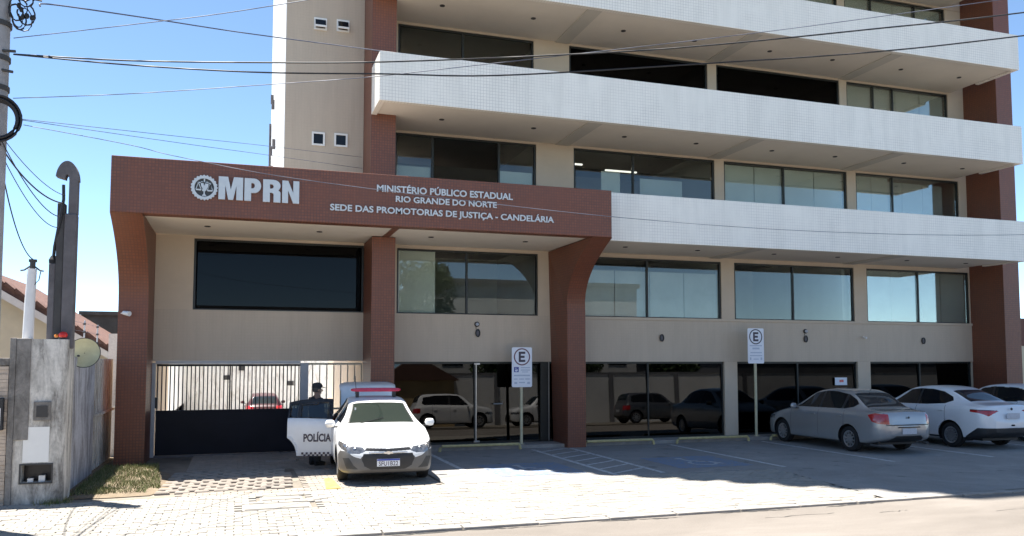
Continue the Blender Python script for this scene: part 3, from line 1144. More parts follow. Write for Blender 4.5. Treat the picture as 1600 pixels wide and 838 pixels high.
letter([[(0, 0), (.3, 0), (.3, .62), (.44, 0), (.66, 0), (.80, .62), (.80, 0), (1.1, 0), (1.1, 1), (.68, 1), (.55, .45), (.42, 1), (0, 1)]], -.405, .03)
arc = lambda cx, cy, rx, ry, a0, a1, n=10: [(cx + rx * math.cos(R(a0 + (a1 - a0) * i / n)), cy + ry * math.sin(R(a0 + (a1 - a0) * i / n))) for i in range(n + 1)]
letter([[(0, 0), (.30, 0), (.30, .36), (.42, .36)] + arc(.42, .68, .32, .32, -90, 90) + [(0, 1)], [(.30, .56)] + arc(.36, .68, .10, .12, -90, 90, 6) + [(.30, .80)]], .055, .355)
letter([[(0, 0), (.30, 0), (.30, .42)] + arc(.36, .33, .10, .09, 90, 0, 5) + [(.46, 0), (.76, 0), (.76, .33)] + arc(.62, .42, .14, .10, 0, 70, 5) + arc(.44, .74, .32, .26, -40, 90, 8) + [(0, 1)], [(.30, .60)] + arc(.36, .70, .10, .10, -90, 90, 6) + [(.30, .80)]], .39, .71)
letter([[(0, 0), (.28, 0), (.28, .56), (.52, 0), (.80, 0), (.80, 1), (.52, 1), (.52, .46), (.28, 1), (0, 1)]], .74, 1.055)
# round emblem: cog-edged ring, dark field, scales with a shield
em_c = (-.655, 5.232)
cog = []
for i in range(96):
    r = .238 if (i // 2) % 2 == 0 else .222
    a = 2 * math.pi * i / 96
    cog.append((r * math.cos(a), r * math.sin(a)))
em = link('emblem', stand(curve_shape([cog, circle(0, 0, .172)], .02), em_c[0], CY - .024, em_c[1]), 'letter_metal', can)
dk = link('emblem_field', stand(curve_shape([circle(0, 0, .174)], .006), em_c[0], CY - .010, em_c[1]), 'emblem_dark', can)
figure = [[(-.008, .04), (.008, .04), (.012, .17), (-.012, .17)],
          [(-.065, .10), (-.05, .115), (0, .10), (.05, .115), (.075, .10), (.07, .02), (.045, -.02), (.035, -.05), (.01, -.07), (.012, -.125), (.035, -.14), (.035, -.155), (-.035, -.155), (-.035, -.14), (-.012, -.125), (-.01, -.07), (-.04, -.06), (-.03, -.02), (-.055, .03)],
          [(-.155, -.03), (-.045, -.03), (-.06, -.055), (-.14, -.055)], [(.045, -.04), (.155, -.04), (.14, -.065), (.06, -.065)],
          [(-.11, .09), (-.10, .10), (-.05, -.025), (-.065, -.025)], [(-.11, .09), (-.10, .10), (-.135, -.025), (-.15, -.025)],
          [(.11, .08), (.10, .09), (.065, -.035), (.05, -.035)], [(.11, .08), (.10, .09), (.15, -.035), (.135, -.035)],
          [(-.115, .085), (.115, .075), (.115, .093), (-.115, .103)]]
for poly in figure:
    link('emblem_figure', stand(curve_shape([poly], .016), em_c[0], CY - .02, em_c[1]), 'letter_metal', can)
for body, x0, x1, z0, z1 in (('MINISTÉRIO PÚBLICO ESTADUAL', 2.55, 5.39, 5.372, 5.545), ('RIO GRANDE DO NORTE', 2.93, 5.04, 5.185, 5.31), ('SEDE DAS PROMOTORIAS DE JUSTIÇA - CANDELÁRIA', 1.645, 6.31, 4.905, 5.105)):
    me = text_mesh(body, .15, .012, .0035)
    fit_text(me, x0, x1, z0, z1, CY - .016)
    split_words(me, .055, 'lettering', 'letter_metal', can)


# ================================================================== GATE AND YARD
gate = empty('sliding_gate', (-.2, .1, 0), label='navy sliding gate with solid lower sheet and vertical bars above', cat='gate')
MB().box(-1.62, 1.32, .07, .11, 0.03, 0.93).build('sheet', 'gate_navy', gate, bevel=.004)
MB().box(-1.62, 1.32, .055, .125, 1.905, 1.95).build('top_rail', 'gate_navy', gate)
MB().box(-1.62, 1.32, .055, .125, 0.931, 0.97).build('middle_rail', 'gate_navy', gate)
bar_me = MB().box(-.011, .011, -.02, .02, 0.971, 1.904).mesh('bar')
bar_me.materials.append(M['gate_navy'])
nb = 36
for i in range(nb):
    o = bpy.data.objects.new('bar', bar_me)
    COL.objects.link(o)
    o.parent = gate
    o.location = Vector((-1.60 + 2.90 * i / (nb - 1), .09, 0)) - gate.location
MB().box(-.165, -.135, .05, .13, .971, 1.904).build('stile', 'gate_navy', gate)
MB().box(-1.66, -1.585, .03, .11, 1.02, 1.25).build('lock_box', 'car_black_trim', gate, bevel=.01)
for gx in (.95, 1.12):
    MB().lathe([(.045, -.02), (.045, .02)], (gx, .09, .02), axis='y', seg=14).build('roller', 'car_black_trim', gate)
fr = empty('gate_frame', (0, .05, 0), label='pale grey steel frame round the sliding gate opening', cat='frame')
MB().box(-1.74, -1.635, -.06, .04, 0, 1.975).build('post', 'gate_post', fr, bevel=.006)
MB().box(1.325, 1.50, -.02, .14, 0, 1.975).build('post', 'gate_post', fr, bevel=.006)
MB().box(-1.634, 1.324, -.06, .04, 1.955, 2.018).build('lintel', 'gate_post', fr)
MB().box(-1.70, 1.32, .04, .15, -.02, .022).build('track', 'mast_grey', fr)
pg = empty('pedestrian_gate', (2.1, .1, 0), label='narrow barred gate between grey post and middle brick pillar', cat='gate')
for gx in [1.60 + .155 * i for i in range(8)]:
    MB().box(gx - .012, gx + .012, .08, .11, .09, 1.93).build('bar', 'neighbour_cream', pg)
MB().box(1.505, 2.695, .07, .12, 1.931, 1.975).build('rail', 'neighbour_cream', pg)
MB().box(1.505, 2.695, .07, .12, .05, .089).build('rail', 'neighbour_cream', pg)
MB().box(1.505, 2.695, .07, .12, .93, .97).build('rail', 'neighbour_cream', pg)

# yard behind the gate, sinking to the rear
b = MB().add([(-2.42, .45, -.005), (3.0, .45, -.005), (3.0, 11, -.80), (-2.42, 11, -.80), (-2.42, 25, -.82), (3.0, 25, -.82), (8, 11, -.80), (8, 25, -.82)], [(0, 1, 2, 3), (3, 2, 5, 4), (2, 6, 7, 5)])
struct(b.build('yard_ramp', 'opposite_white'))  # pale colour added so the floor throws light onto the yard wall
yw = empty('yard_wall', (0, 24, 0), label='white weathered wall closing the yard seen through the gate bars', cat='wall')
MB().box(-2.6, 8.0, 24, 24.25, -.9, 4.2).build('wall_face', 'yard_wall_paint', yw)
MB().box(-2.62, -2.42, .5, 23.99, -.9, 2.6).build('wall_face', 'yard_wall_paint', yw)
for wx, wz in ((.05, 1.55), (-.65, 1.1), (2.4, .8)):
    MB().box(wx, wx + .3, 23.96, 23.99, wz, wz + .22).build('meter_box', 'mast_dark', yw)

# ================================================================== LEFT NEIGHBOUR
PYF = -5.55
post = empty('meter_post', (-2.65, PYF, 0), label='stained plaster meter post with open niche beside the verge', cat='post')
b = MB()
# body as a slab with rounded right corner, niche left open
x0, x1, y1 = -2.99, -2.345, -4.95
nx0, nx1, nz0, nz1 = -2.875, -2.49, 0.30, 0.545
b.box(x0, nx0, PYF, y1, -.3, 2.33)
b.box(nx0, nx1, PYF, y1, -.3, nz0)
b.box(nx0, nx1, PYF, y1, nz1, 2.33)
b.box(nx0, nx1, PYF + .25, y1, nz0, nz1)
prof = [(nx1, PYF)] + [(x1 - .12 + .12 * math.sin(R(a)), PYF + .12 - .12 * math.cos(R(a))) for a in range(0, 91, 15)] + [(x1, y1), (nx1, y1)]
b.prism(prof, 'z', -.3, 2.33)
b.build('body', 'post_plaster', post)
MB().box(-3.06, -2.985, PYF - .035, y1, -.3, 2.345).build('cement_pilaster', 'post_cement', post, bevel=.008)
MB().box(-2.985, -2.80, PYF - .02, PYF - .002, 0.9, 2.34).build('cement_pilaster', 'post_cement', post, bevel=.008)
b = MB()
t = .018
b.box(nx0 - .02, nx1 + .02, PYF - .015, PYF - .002, nz0 - .02, nz0).box(nx0 - .02, nx1 + .02, PYF - .015, PYF - .002, nz1, nz1 + .02)
b.box(nx0 - .02, nx0, PYF - .015, PYF - .002, nz0, nz1).box(nx1, nx1 + .02, PYF - .015, PYF - .002, nz0, nz1)
b.build('niche_frame', 'mast_dark', post)
MB().box(nx0, nx1, PYF + .20, PYF + .249, nz0, nz1).build('niche_back', 'dark_louvre', post)
MB().box(-2.80, -2.73, PYF + .05, PYF + .12, nz0 + .001, nz0 + .05).box(-2.66, -2.58, PYF + .06, PYF + .14, nz0 + .001, nz0 + .085).build('meter_parts', 'pvc_white', post)
MB().box(-2.74, -2.52, PYF - .03, PYF - .003, 1.17, 1.44).build('meter_lid', 'post_cement', post, bevel=.006)
MB().box(-2.70, -2.56, PYF - .04, PYF - .031, 1.22, 1.38).build('meter_window', 'mast_dark', post)
MB().box(-2.86, -2.53, PYF - .006, PYF - .0025, .58, 1.08).build('paint_patch', 'white_paint', post)
bl = empty('beacon_lamp', (-2.45, PYF + .1, 2.33), label='small red and orange warning lamp on top of the stained post', cat='lamp')
MB().lathe([(.035, 0), (.035, .03), (.02, .03)], (-2.45, PYF + .1, 2.33)).build('socket', 'mast_dark', bl)
MB().lathe([(.05, .03), (.062, .06), (.055, .09), (.03, .11), (.0, .115)], (-2.42, PYF + .1, 2.33), seg=16).build('red_lens', 'lamp_red', bl, smooth=50)
MB().lathe([(.03, .03), (.038, .05), (.032, .07), (.0, .085)], (-2.505, PYF + .13, 2.33), seg=16).build('orange_lens', 'lamp_orange', bl, smooth=50)

# stone faced garden wall at the left edge
gw = empty('garden_wall', (-4.2, PYF, 0), label='low wall faced with thin pale stone strips left of the post', cat='wall')
MB().box(-9, -3.065, PYF + .03, PYF + .3, -.3, 1.95).build('core', 'post_cement', gw)
MB().box(-9, -3.065, PYF - .01, PYF + .33, 1.951, 2.06).build('coping', 'post_cement', gw, bevel=.01)
z = -.02
rr = random.Random(5)
while z < 1.93:
    h = rr.choice((.045, .06, .05, .075))
    x = -3.07
    while x > -4.2:
        L = rr.uniform(.14, .34)
        d = rr.uniform(.0, .022)
        MB().box(max(x - L + .006, -4.2), x, PYF - d, PYF + .029, z + .004, min(z + h, 1.95)).build('stone', 'stone_strip', gw)
        x -= L
    z += h
MB().box(-9, -4.2, PYF - .012, PYF + .029, -.3, 1.95).build('stone_facing', 'stone_strip', gw)
lbx = empty('letter_box', (-3.2, PYF - .05, 1.3), label='dark letter box with pale slot on the stone strip wall', cat='letter box')
MB().box(-3.30, -3.10, PYF - .10, PYF - .023, 1.05, 1.50).build('case', 'car_black_trim', lbx, bevel=.01)
MB().box(-3.24, -3.13, PYF - .106, PYF - .101, 1.12, 1.36).build('slot_plate', 'pvc_white', lbx)

# side wall running back to the building, then a sheet metal fence
sw = empty('side_wall', (-2.55, -4.2, 0), label='bluish white side wall running back from the stained post', cat='wall')
MB().box(-2.62, -2.46, -4.949, -2.25, -.3, 2.08).build('wall_face', 'side_wall_paint', sw)
sf_ = empty('sheet_fence', (-2.5, -1.8, 0), label='weathered corrugated sheet fence between side wall and brick pillar', cat='fence')
for i in range(22):
    yy = -2.24 + i * .115
    MB().box(-2.56, -2.475 - (.03 if i % 2 else 0), yy, yy + .11, .02, 2.06).build('sheet', 'metal_sheet', sf_)
MB().box(-2.46, -2.43, -2.2, .28, 1.0, 1.05).build('rail', 'metal_sheet', sf_)
for k, (yy, h, nm) in enumerate(((-4.4, 2.75, 'nearest the stained post'), (-3.0, 2.72, 'in the middle of the side wall'), (-1.6, 2.70, 'beside the brick pillar'))):
    pf = empty('fence_rod', (-2.54, yy, 2.08), label='thin pale electric fence rod ' + nm, cat='rod', group='electric fence rods on the side wall')
    MB().tube([(-2.54, yy, 2.05), (-2.53, yy, h)], .013, 8).build('rod', 'pvc_white', pf)
    for zz in (2.2, 2.36, 2.52, 2.66):
        MB().lathe([(.022, -.016), (.026, 0), (.022, .016)], (-2.535, yy, zz), seg=10).build('insulator', 'mast_dark', pf)
for zz in (2.2, 2.36, 2.52, 2.66):
    tag(MB().tube([(-2.515, -4.9, zz), (-2.515, -1.25, zz)], .0025, 5).build('fence_wire', 'cable_grey'), ('lowest', 'second', 'third', 'topmost')[(2.2, 2.36, 2.52, 2.66).index(zz)] + ' thin electric fence wire above the side wall', 'wire', 'electric fence wires')
ds = empty('round_dish', (-2.36, -4.0, 2.14), label='small round pale dish fixed to the side wall top', cat='dish')
MB().lathe([(.0, .045), (.10, .035), (.19, .0), (.232, -.03), (.238, -.034), (.236, -.042), (.19, -.012), (.10, .022), (.0, .032)][::-1], (-2.36, -4.0, 2.15), axis='y', seg=32).build('reflector', 'dish_cream', ds, smooth=50)
MB().lathe([(.243, -.046), (.243, -.030), (.232, -.028), (.232, -.044), (.243, -.046)], (-2.36, -4.0, 2.15), axis='y', seg=32, cap=False).build('rim', 'mast_dark', ds, smooth=40)
MB().tube([(-2.36, -3.96, 2.15), (-2.50, -3.9, 2.05)], .015, 8).build('arm', 'mast_dark', ds)
MB().lathe([(.018, -.06), (.018, .0)], (-2.44, -4.02, 2.10), axis='y', seg=10).build('bolt', 'mast_dark', ds)

# steel mast with gooseneck and the white conduit on the post
mast = empty('service_mast', (-2.5, -5.25, 2.3), label='tall grey service mast with hooked top rising from the post', cat='mast')
b = MB()
b.box(-2.475, -2.315, -5.36, -5.16, 2.2, 4.199)
mt_ = b.build('mast_body', 'mast_grey', mast, bevel=.02)
prof = []
cxm, czm = -2.46, 4.70
outer = [(cxm + .155 * math.cos(R(a)), czm + .29 * math.sin(R(a))) for a in range(0, 171, 10)]
inner = [(cxm + .028 * math.cos(R(a)), czm + .085 * math.sin(R(a))) for a in range(170, -1, -10)]
n = len(outer)
hk = MB()
hv = [(p[0], -5.34, p[1]) for p in outer] + [(p[0], -5.34, p[1]) for p in inner[::-1]] + [(p[0], -5.18, p[1]) for p in outer] + [(p[0], -5.18, p[1]) for p in inner[::-1]]
hf = []
for i in range(n - 1):
    hf += [(i, i + 1, n + i + 1, n + i), (2 * n + i, 3 * n + i, 3 * n + i + 1, 2 * n + i + 1), (i, 2 * n + i, 2 * n + i + 1, i + 1), (n + i, n + i + 1, 3 * n + i + 1, 3 * n + i)]
hf += [(0, n, 3 * n, 2 * n), (n - 1, 3 * n - 1, 4 * n - 1, 2 * n - 1)]
hk.add(hv, hf).build('hook', 'mast_grey', mast, smooth=40)
MB().box(-2.43, -2.316, -5.34, -5.18, 4.20, 4.699).build('neck', 'mast_grey', mast)
MB().box(-2.575, -2.4755, -5.34, -5.18, 2.2, 4.35).build('conduit_channel', 'mast_dark', mast, bevel=.01)
MB().box(-2.665, -2.576, -5.32, -5.20, 2.2, 3.45).build('side_channel', 'mast_grey', mast, bevel=.01)
MB().lathe([(.055, 0), (.06, .06), (.03, .12)], (-2.62, -5.26, 3.45), seg=12).build('cable_gland', 'black_rubber', mast)
MB().tube([(-2.62, -5.26, 3.5), (-2.60, -5.3, 3.7), (-2.53, -5.36, 4.1), (-2.49, -5.37, 4.4), (-2.50, -5.36, 4.62)], .022, 8).build('riser_cable', 'cable_black', mast, smooth=60)
cond = empty('white_conduit', (-2.9, -5.3, 2.33), label='short white plastic conduit pipe on the post with insulators', cat='pipe')
MB().tube([(-2.90, -5.32, 2.2), (-2.89, -5.32, 2.9), (-2.875, -5.32, 3.36)], [.075, .068, .060], 14).build('pipe', 'pvc_white', cond, smooth=60)
MB().tube([(-2.875, -5.32, 3.30), (-2.87, -5.32, 3.50)], .038, 8).box(-2.92, -2.82, -5.345, -5.295, 3.46, 3.50).build('cap', 'mast_dark', cond)
for sgn in (-1, 1):
    MB().tube([(-2.875, -5.32, 3.42), (-2.875 + sgn * .10, -5.33, 3.34), (-2.875 + sgn * .15, -5.33, 3.33)], .013, 6).build('insulator_arm', 'mast_dark', cond)
MB().tube([(-2.76, -5.33, 3.34), (-2.78, -5.34, 3.2), (-2.85, -5.36, 3.1)], .007, 6).build('loose_wire', 'cable_black', cond)

# utility pole at the left edge with coil, tangle and lines
UX, UY = -2.90, -7.5
up = empty('utility_pole', (UX, UY, 0), label='tall concrete utility pole cut by the left edge of the picture', cat='pole')
MB().tube([(UX, UY, -.3), (UX, UY, 4.5), (UX, UY, 9.2)], [.175, .155, .125], 20).build('shaft', 'concrete_pole', up, smooth=50)
for zz in (6.15, 5.72, 5.35):
    MB().lathe([(.165, -.03), (.165, .03)], (UX, UY, zz), seg=20).build('clamp_band', 'mast_dark', up)
MB().tube([(UX + .1, UY - .1, 5.8), (UX + .24, UY - .12, 5.8)], .018, 8).build('hook_bolt', 'mast_dark', up)
MB().tube([(UX + .1, UY - .1, 5.56), (UX + .22, UY - .12, 5.54)], .018, 8).build('hook_bolt', 'mast_dark', up)
coil = empty('cable_coil', (UX + .10, UY - .19, 4.92), label='black round coil of spare cable hung on the utility pole', cat='cable coil')
for k in range(6):
    rr_ = .20 + .012 * k
    MB().tube([(UX + .10 + rr_ * math.cos(2 * math.pi * i / 28), UY - .20 - .02 * (k % 3), 4.92 + rr_ * 1.08 * math.sin(2 * math.pi * i / 28)) for i in range(29)], .014, 6, cap=False).build('cable_turn', 'cable_black', coil, smooth=60)
MB().tube([(UX + .30, UY - .22, 4.98), (UX + .36, UY - .22, 4.97)], .02, 8).build('cable_end', 'cable_black', coil)
tg = empty('cable_tangle', (UX + .3, UY - .1, 6.3), label='tangle of black cable loops and clamps beside the pole top', cat='cables')
rr = random.Random(11)
for k in range(13):
    cx_, cz_ = UX + .22 + rr.uniform(0, .22), 6.30 + rr.uniform(-.12, .4)
    a0 = rr.uniform(0, 6)
    rad = rr.uniform(.05, .13)
    MB().tube([(cx_ + rad * math.cos(a0 + .5 * i) * (1 - .03 * i), UY - .1 + .015 * math.sin(i + k), cz_ + rad * 1.3 * math.sin(a0 + .5 * i)) for i in range(10)], rr.uniform(.006, .011), 6).build('cable_loop', 'cable_black', tg, smooth=60)
for k in range(6):
    cx_, cz_ = UX + .24 + rr.uniform(0, .25), 6.22 + rr.uniform(0, .2)
    MB().lathe([(.015, -.03), (.026, 0), (.015, .03)], (cx_, UY - .12, cz_), seg=8).build('clamp', 'black_rubber', tg)
MB().tube([(UX + .12, UY - .1, 6.75), (UX + .3, UY - .1, 6.5), (UX + .5, UY - .1, 6.48)], .012, 6).build('jumper', 'cable_black', tg)


def wire(pts, r, mat, label):
    """overhead line strung along the street; pts are (x, z) in the plane of the poles"""
    P = [Vector((p[0], p[2] if len(p) > 2 else UY - .1, p[1])) for p in pts]
    out = []
    for i in range(len(P) - 1):
        p0, p1, p2, p3 = P[max(i - 1, 0)], P[i], P[i + 1], P[min(i + 2, len(P) - 1)]
        for k in range(10):
            t = k / 10
            out.append(0.5 * ((2 * p1) + (p2 - p0) * t + (2 * p0 - 5 * p1 + 4 * p2 - p3) * t * t + (3 * p1 - p0 - 3 * p2 + p3) * t ** 3))
    out.append(P[-1])
    o = MB().tube(out, r, 6).build('overhead_cable', mat, smooth=60)
    return tag(o, label, 'cable', 'overhead cables along the street')


wire([(-2.42, 6.41, -7.6), (-2.31, 6.54, -7.37), (-1.3, 7.11, -5.83), (0.08, 7.64, -4.33), (2.65, 8.39, -2.3)], .010, 'cable_grey', 'upper cable running from the pole top to the corner of the white parapet')
wire([(-2.68, 5.77, -7.6), (-1.36, 5.71, -7.98), (0.14, 5.71, -8.41), (1.66, 5.74, -8.85), (3.9, 5.88, -9.47), (5.56, 6.03, -9.92), (7.6, 6.29, -10.46), (9.72, 6.59, -11.0), (14.5, 7.35, -12.3)], .0095, 'cable_black', 'higher of the two thick black cables crossing in front of the parapets')
wire([(-2.68, 5.76, -7.62), (-1.36, 5.65, -8.0), (0.14, 5.58, -8.43), (1.66, 5.58, -8.87), (3.08, 5.59, -9.26), (5.56, 5.79, -9.94), (7.67, 5.99, -10.5), (9.7, 6.27, -11.02), (14.5, 7.0, -12.3)], .0095, 'cable_black', 'lower of the two thick black cables crossing in front of the parapets')
wire([(-2.69, 5.97, -7.6), (-1.34, 6.05, -8.26), (0.12, 6.15, -9.0), (3.0, 6.5, -10.4)], .005, 'cable_grey', 'thin grey line rising from the pole to the top of the picture')
wire([(-2.67, 5.22, -7.6), (-1.35, 5.29, -7.99), (0.14, 5.42, -8.41), (1.43, 5.54, -8.78), (2.42, 5.67, -9.06), (5.57, 6.12, -9.91), (7.82, 6.48, -10.5), (12, 7.2, -11.6)], .0048, 'cable_grey', 'thin grey line slanting up from below the thick cables')
wire([(-2.57, 4.94, -7.72), (-0.83, 5.87, -3.83), (0.5, 6.26, -2.13), (2.62, 6.70, -0.05)], .0045, 'cable_grey', 'upper thin line from the coil to the stair tower')
wire([(-2.57, 4.93, -7.72), (-0.83, 5.75, -3.83), (0.5, 6.08, -2.13), (2.63, 6.44, -0.05)], .0045, 'cable_grey', 'lower thin line from the coil to the stair tower')
wire([(-2.52, 4.87, -7.72), (-1.37, 4.74, -7.66), (-0.69, 4.61, -7.7), (0.99, 4.4, -7.78), (5.12, 4.14, -7.95), (8.99, 4.08, -8.08), (12.94, 4.21, -8.2), (18, 4.6, -8.3)], .0045, 'cable_grey', 'thin line hanging low across the brick canopy and first parapet')
# service drops from the coil to the mast and the white conduit
drops = [([(-2.80, -7.68, 4.68), (-2.72, -7.2, 4.40), (-2.58, -6.3, 4.20), (-2.49, -5.40, 4.34)], .010, 'thickest drop cable swinging from the coil to the mast'),
         ([(-2.76, -7.68, 4.68), (-2.66, -7.1, 4.30), (-2.56, -6.2, 4.02), (-2.53, -5.38, 4.14)], .007, 'middle drop cable swinging from the coil to the mast'),
         ([(-2.82, -7.68, 4.66), (-2.70, -7.0, 4.16), (-2.60, -6.1, 3.84), (-2.54, -5.38, 3.98)], .006, 'lowest drop cable swinging from the coil to the mast'),
         ([(-2.74, -7.68, 4.70), (-2.62, -7.0, 4.46), (-2.52, -6.1, 4.36), (-2.47, -5.38, 4.46)], .005, 'topmost thin drop cable swinging from the coil to the mast'),
         ([(-2.80, -7.68, 4.66), (-2.80, -7.1, 3.95), (-2.84, -6.2, 3.50), (-2.87, -5.33, 3.50)], .008, 'drop cable hanging from the coil to the white conduit')]
for pts, r, lab in drops:
    P = [Vector(p) for p in pts]
    out = []
    for k in range(25):
        t = k / 24
        out.append((1 - t) ** 3 * P[0] + 3 * t * (1 - t) ** 2 * P[1] + 3 * t * t * (1 - t) * P[2] + t ** 3 * P[3])
    tag(MB().tube(out, r, 6).build('drop_cable', 'cable_black', smooth=60), lab, 'cable', 'drop cables from the coil')

# neighbour's house behind the side wall
nh = empty('neighbour_house', (-5, 3.5, 0), label='low cream house with brown tiled roof behind the side wall', cat='house')
MB().box(-9.5, -3.05, 3.6, 9, -.3, 2.4).build('wall', 'neighbour_cream', nh)
MB().prism([(-9.5, 2.4), (-3.05, 2.4), (-3.3, 2.42), (-5.9, 4.0), (-9.5, 4.0)], 'y', 3.6, 9).build('gable', 'neighbour_cream', nh)
rf = MB().prism([(-2.70, 2.05), (-2.62, 2.15), (-5.95, 4.28), (-9.8, 4.28), (-9.8, 4.12), (-5.98, 4.12)], 'y', 3.05, 9.4).build('roof', 'roof_tile', nh)
MB().prism([(-2.72, 1.93), (-2.66, 2.05), (-5.97, 4.115), (-9.8, 4.115), (-9.8, 3.93), (-6.0, 3.93)], 'y', 3.0, 3.12).build('fascia', 'fascia_white', rf)
yy = 3.0
for i in range(16):     # tile ends along the verge
    t_ = i / 15.0
    px, pz = -2.66 + (-5.95 + 2.66) * t_, 2.17 + (4.30 - 2.17) * t_
    MB().prism([(px - .14, pz + .06), (px + .09, pz - .10), (px + .11, pz - .05), (px - .10, pz + .13)], 'y', 2.97, 3.6).build('tile', 'roof_tile', rf)
db = empty('dark_shed', (-4, 10.5, 0), label='dark grey block wall behind the neighbour roof beside the pillar', cat='shed')
MB().box(-4.75, -2.72, 10.2, 13, -.3, 3.55).build('wall', 'dark_block', db)
MB().box(-4.8, -2.68, 10.12, 10.2, 3.48, 3.60).build('coping', 'dark_block', db)
# right hand neighbour, past the far pier
rn = empty('right_neighbour', (27, 3, 0), label='brown and beige boundary wall past the right brick pier', cat='wall')
MB().box(24.5, 34, 3.0, 3.4, 2.55, 3.52).build('upper_band', 'brown_block', rn)
MB().box(24.5, 34, 3.02, 3.4, -.2, 2.549).build('lower_face', 'neighbour_cream', rn)

# ================================================================== SMALL FIXTURES
lampspec = [(5.41, 2.68, 'above the glass entrance'), (10.31, 2.61, 'nearest the right canopy pillar'), (14.72, 2.62, 'above the silver car'), (18.78, 2.60, 'nearest the far right pier')]
for k, (lx, lz, where) in enumerate(lampspec):
    yf = 0.0 if lx < 7.5 else -.02
    L = empty('bulkhead_lamp', (lx, yf, lz), label='oval dark rimmed bulkhead lamp on the beige wall ' + where, cat='lamp', group='bulkhead lamps on the beige wall')
    rim = MB()
    for q in range(20):
        a, c = 2 * math.pi * q / 20, 2 * math.pi * (q + 1) / 20
        pr = [(.055, .09, .0), (.060, .098, -.045), (.045, .078, -.05), (.040, .070, -.02)]
        for (p0, p1) in zip(pr[:-1], pr[1:]):
            rim.add([(lx + p0[0] * math.cos(a), yf + p0[2], lz + p0[1] * math.sin(a)), (lx + p0[0] * math.cos(c), yf + p0[2], lz + p0[1] * math.sin(c)),
                     (lx + p1[0] * math.cos(c), yf + p1[2], lz + p1[1] * math.sin(c)), (lx + p1[0] * math.cos(a), yf + p1[2], lz + p1[1] * math.sin(a))], [(0, 1, 2, 3)])
    rim.build('rim', 'mast_dark', L, smooth=40)
    MB().add([(lx + .045 * math.cos(R(18 * q)), yf - .022, lz + .078 * math.sin(R(18 * q))) for q in range(20)] + [(lx, yf - .05, lz)], [(q, (q + 1) % 20, 20) for q in range(20)]).build('lens', 'mast_grey', L, smooth=60)
for lx, lz, where in ((5.39, 2.89, 'over the entrance lamp'), (14.72, 2.83, 'over the lamp by the silver car')):
    yf = 0.0 if lx < 7.5 else -.02
    c = empty('dome_camera', (lx, yf, lz), label='small dark dome camera on the wall ' + where, cat='camera', group='dome cameras')
    MB().lathe([(.06, 0), (.062, -.03), (.05, -.05)], (lx, yf, lz), axis='y', seg=18).build('base', 'mast_dark', c, smooth=40)
    MB().lathe([(.042, -.05), (.036, -.075), (.02, -.09), (.0, -.095)], (lx, yf, lz), axis='y', seg=18).build('dome', 'plate_grey', c, smooth=60)
    MB().tube([(lx - .01, yf - .01, lz - .05), (lx - .025, yf - .012, lz - .09), (lx, yf - .01, lz - .125)], .006, 6).build('wire', 'cable_black', c)
c = empty('wall_camera', (16.65, -.02, 2.69), label='tiny white camera on the beige wall above the white car', cat='camera')
MB().box(16.63, 16.67, -.06, -.02, 2.66, 2.71).build('bracket', 'pvc_white', c)
MB().tube([(16.65, -.05, 2.69), (16.65, -.17, 2.66)], .03, 12).build('body', 'pvc_white', c, smooth=50)
c = empty('pillar_camera', (-2.24, -1.0, 2.95), label='small white bullet camera on the left side of the brick pillar', cat='camera')
MB().tube([(-2.24, -1.05, 2.95), (-2.16, -1.25, 2.95)], .014, 8).build('bracket', 'pvc_white', c)
MB().tube([(-2.14, -1.215, 2.96), (-2.02, -1.32, 2.935)], [.038, .05], 12).build('body', 'pvc_white', c, smooth=50)


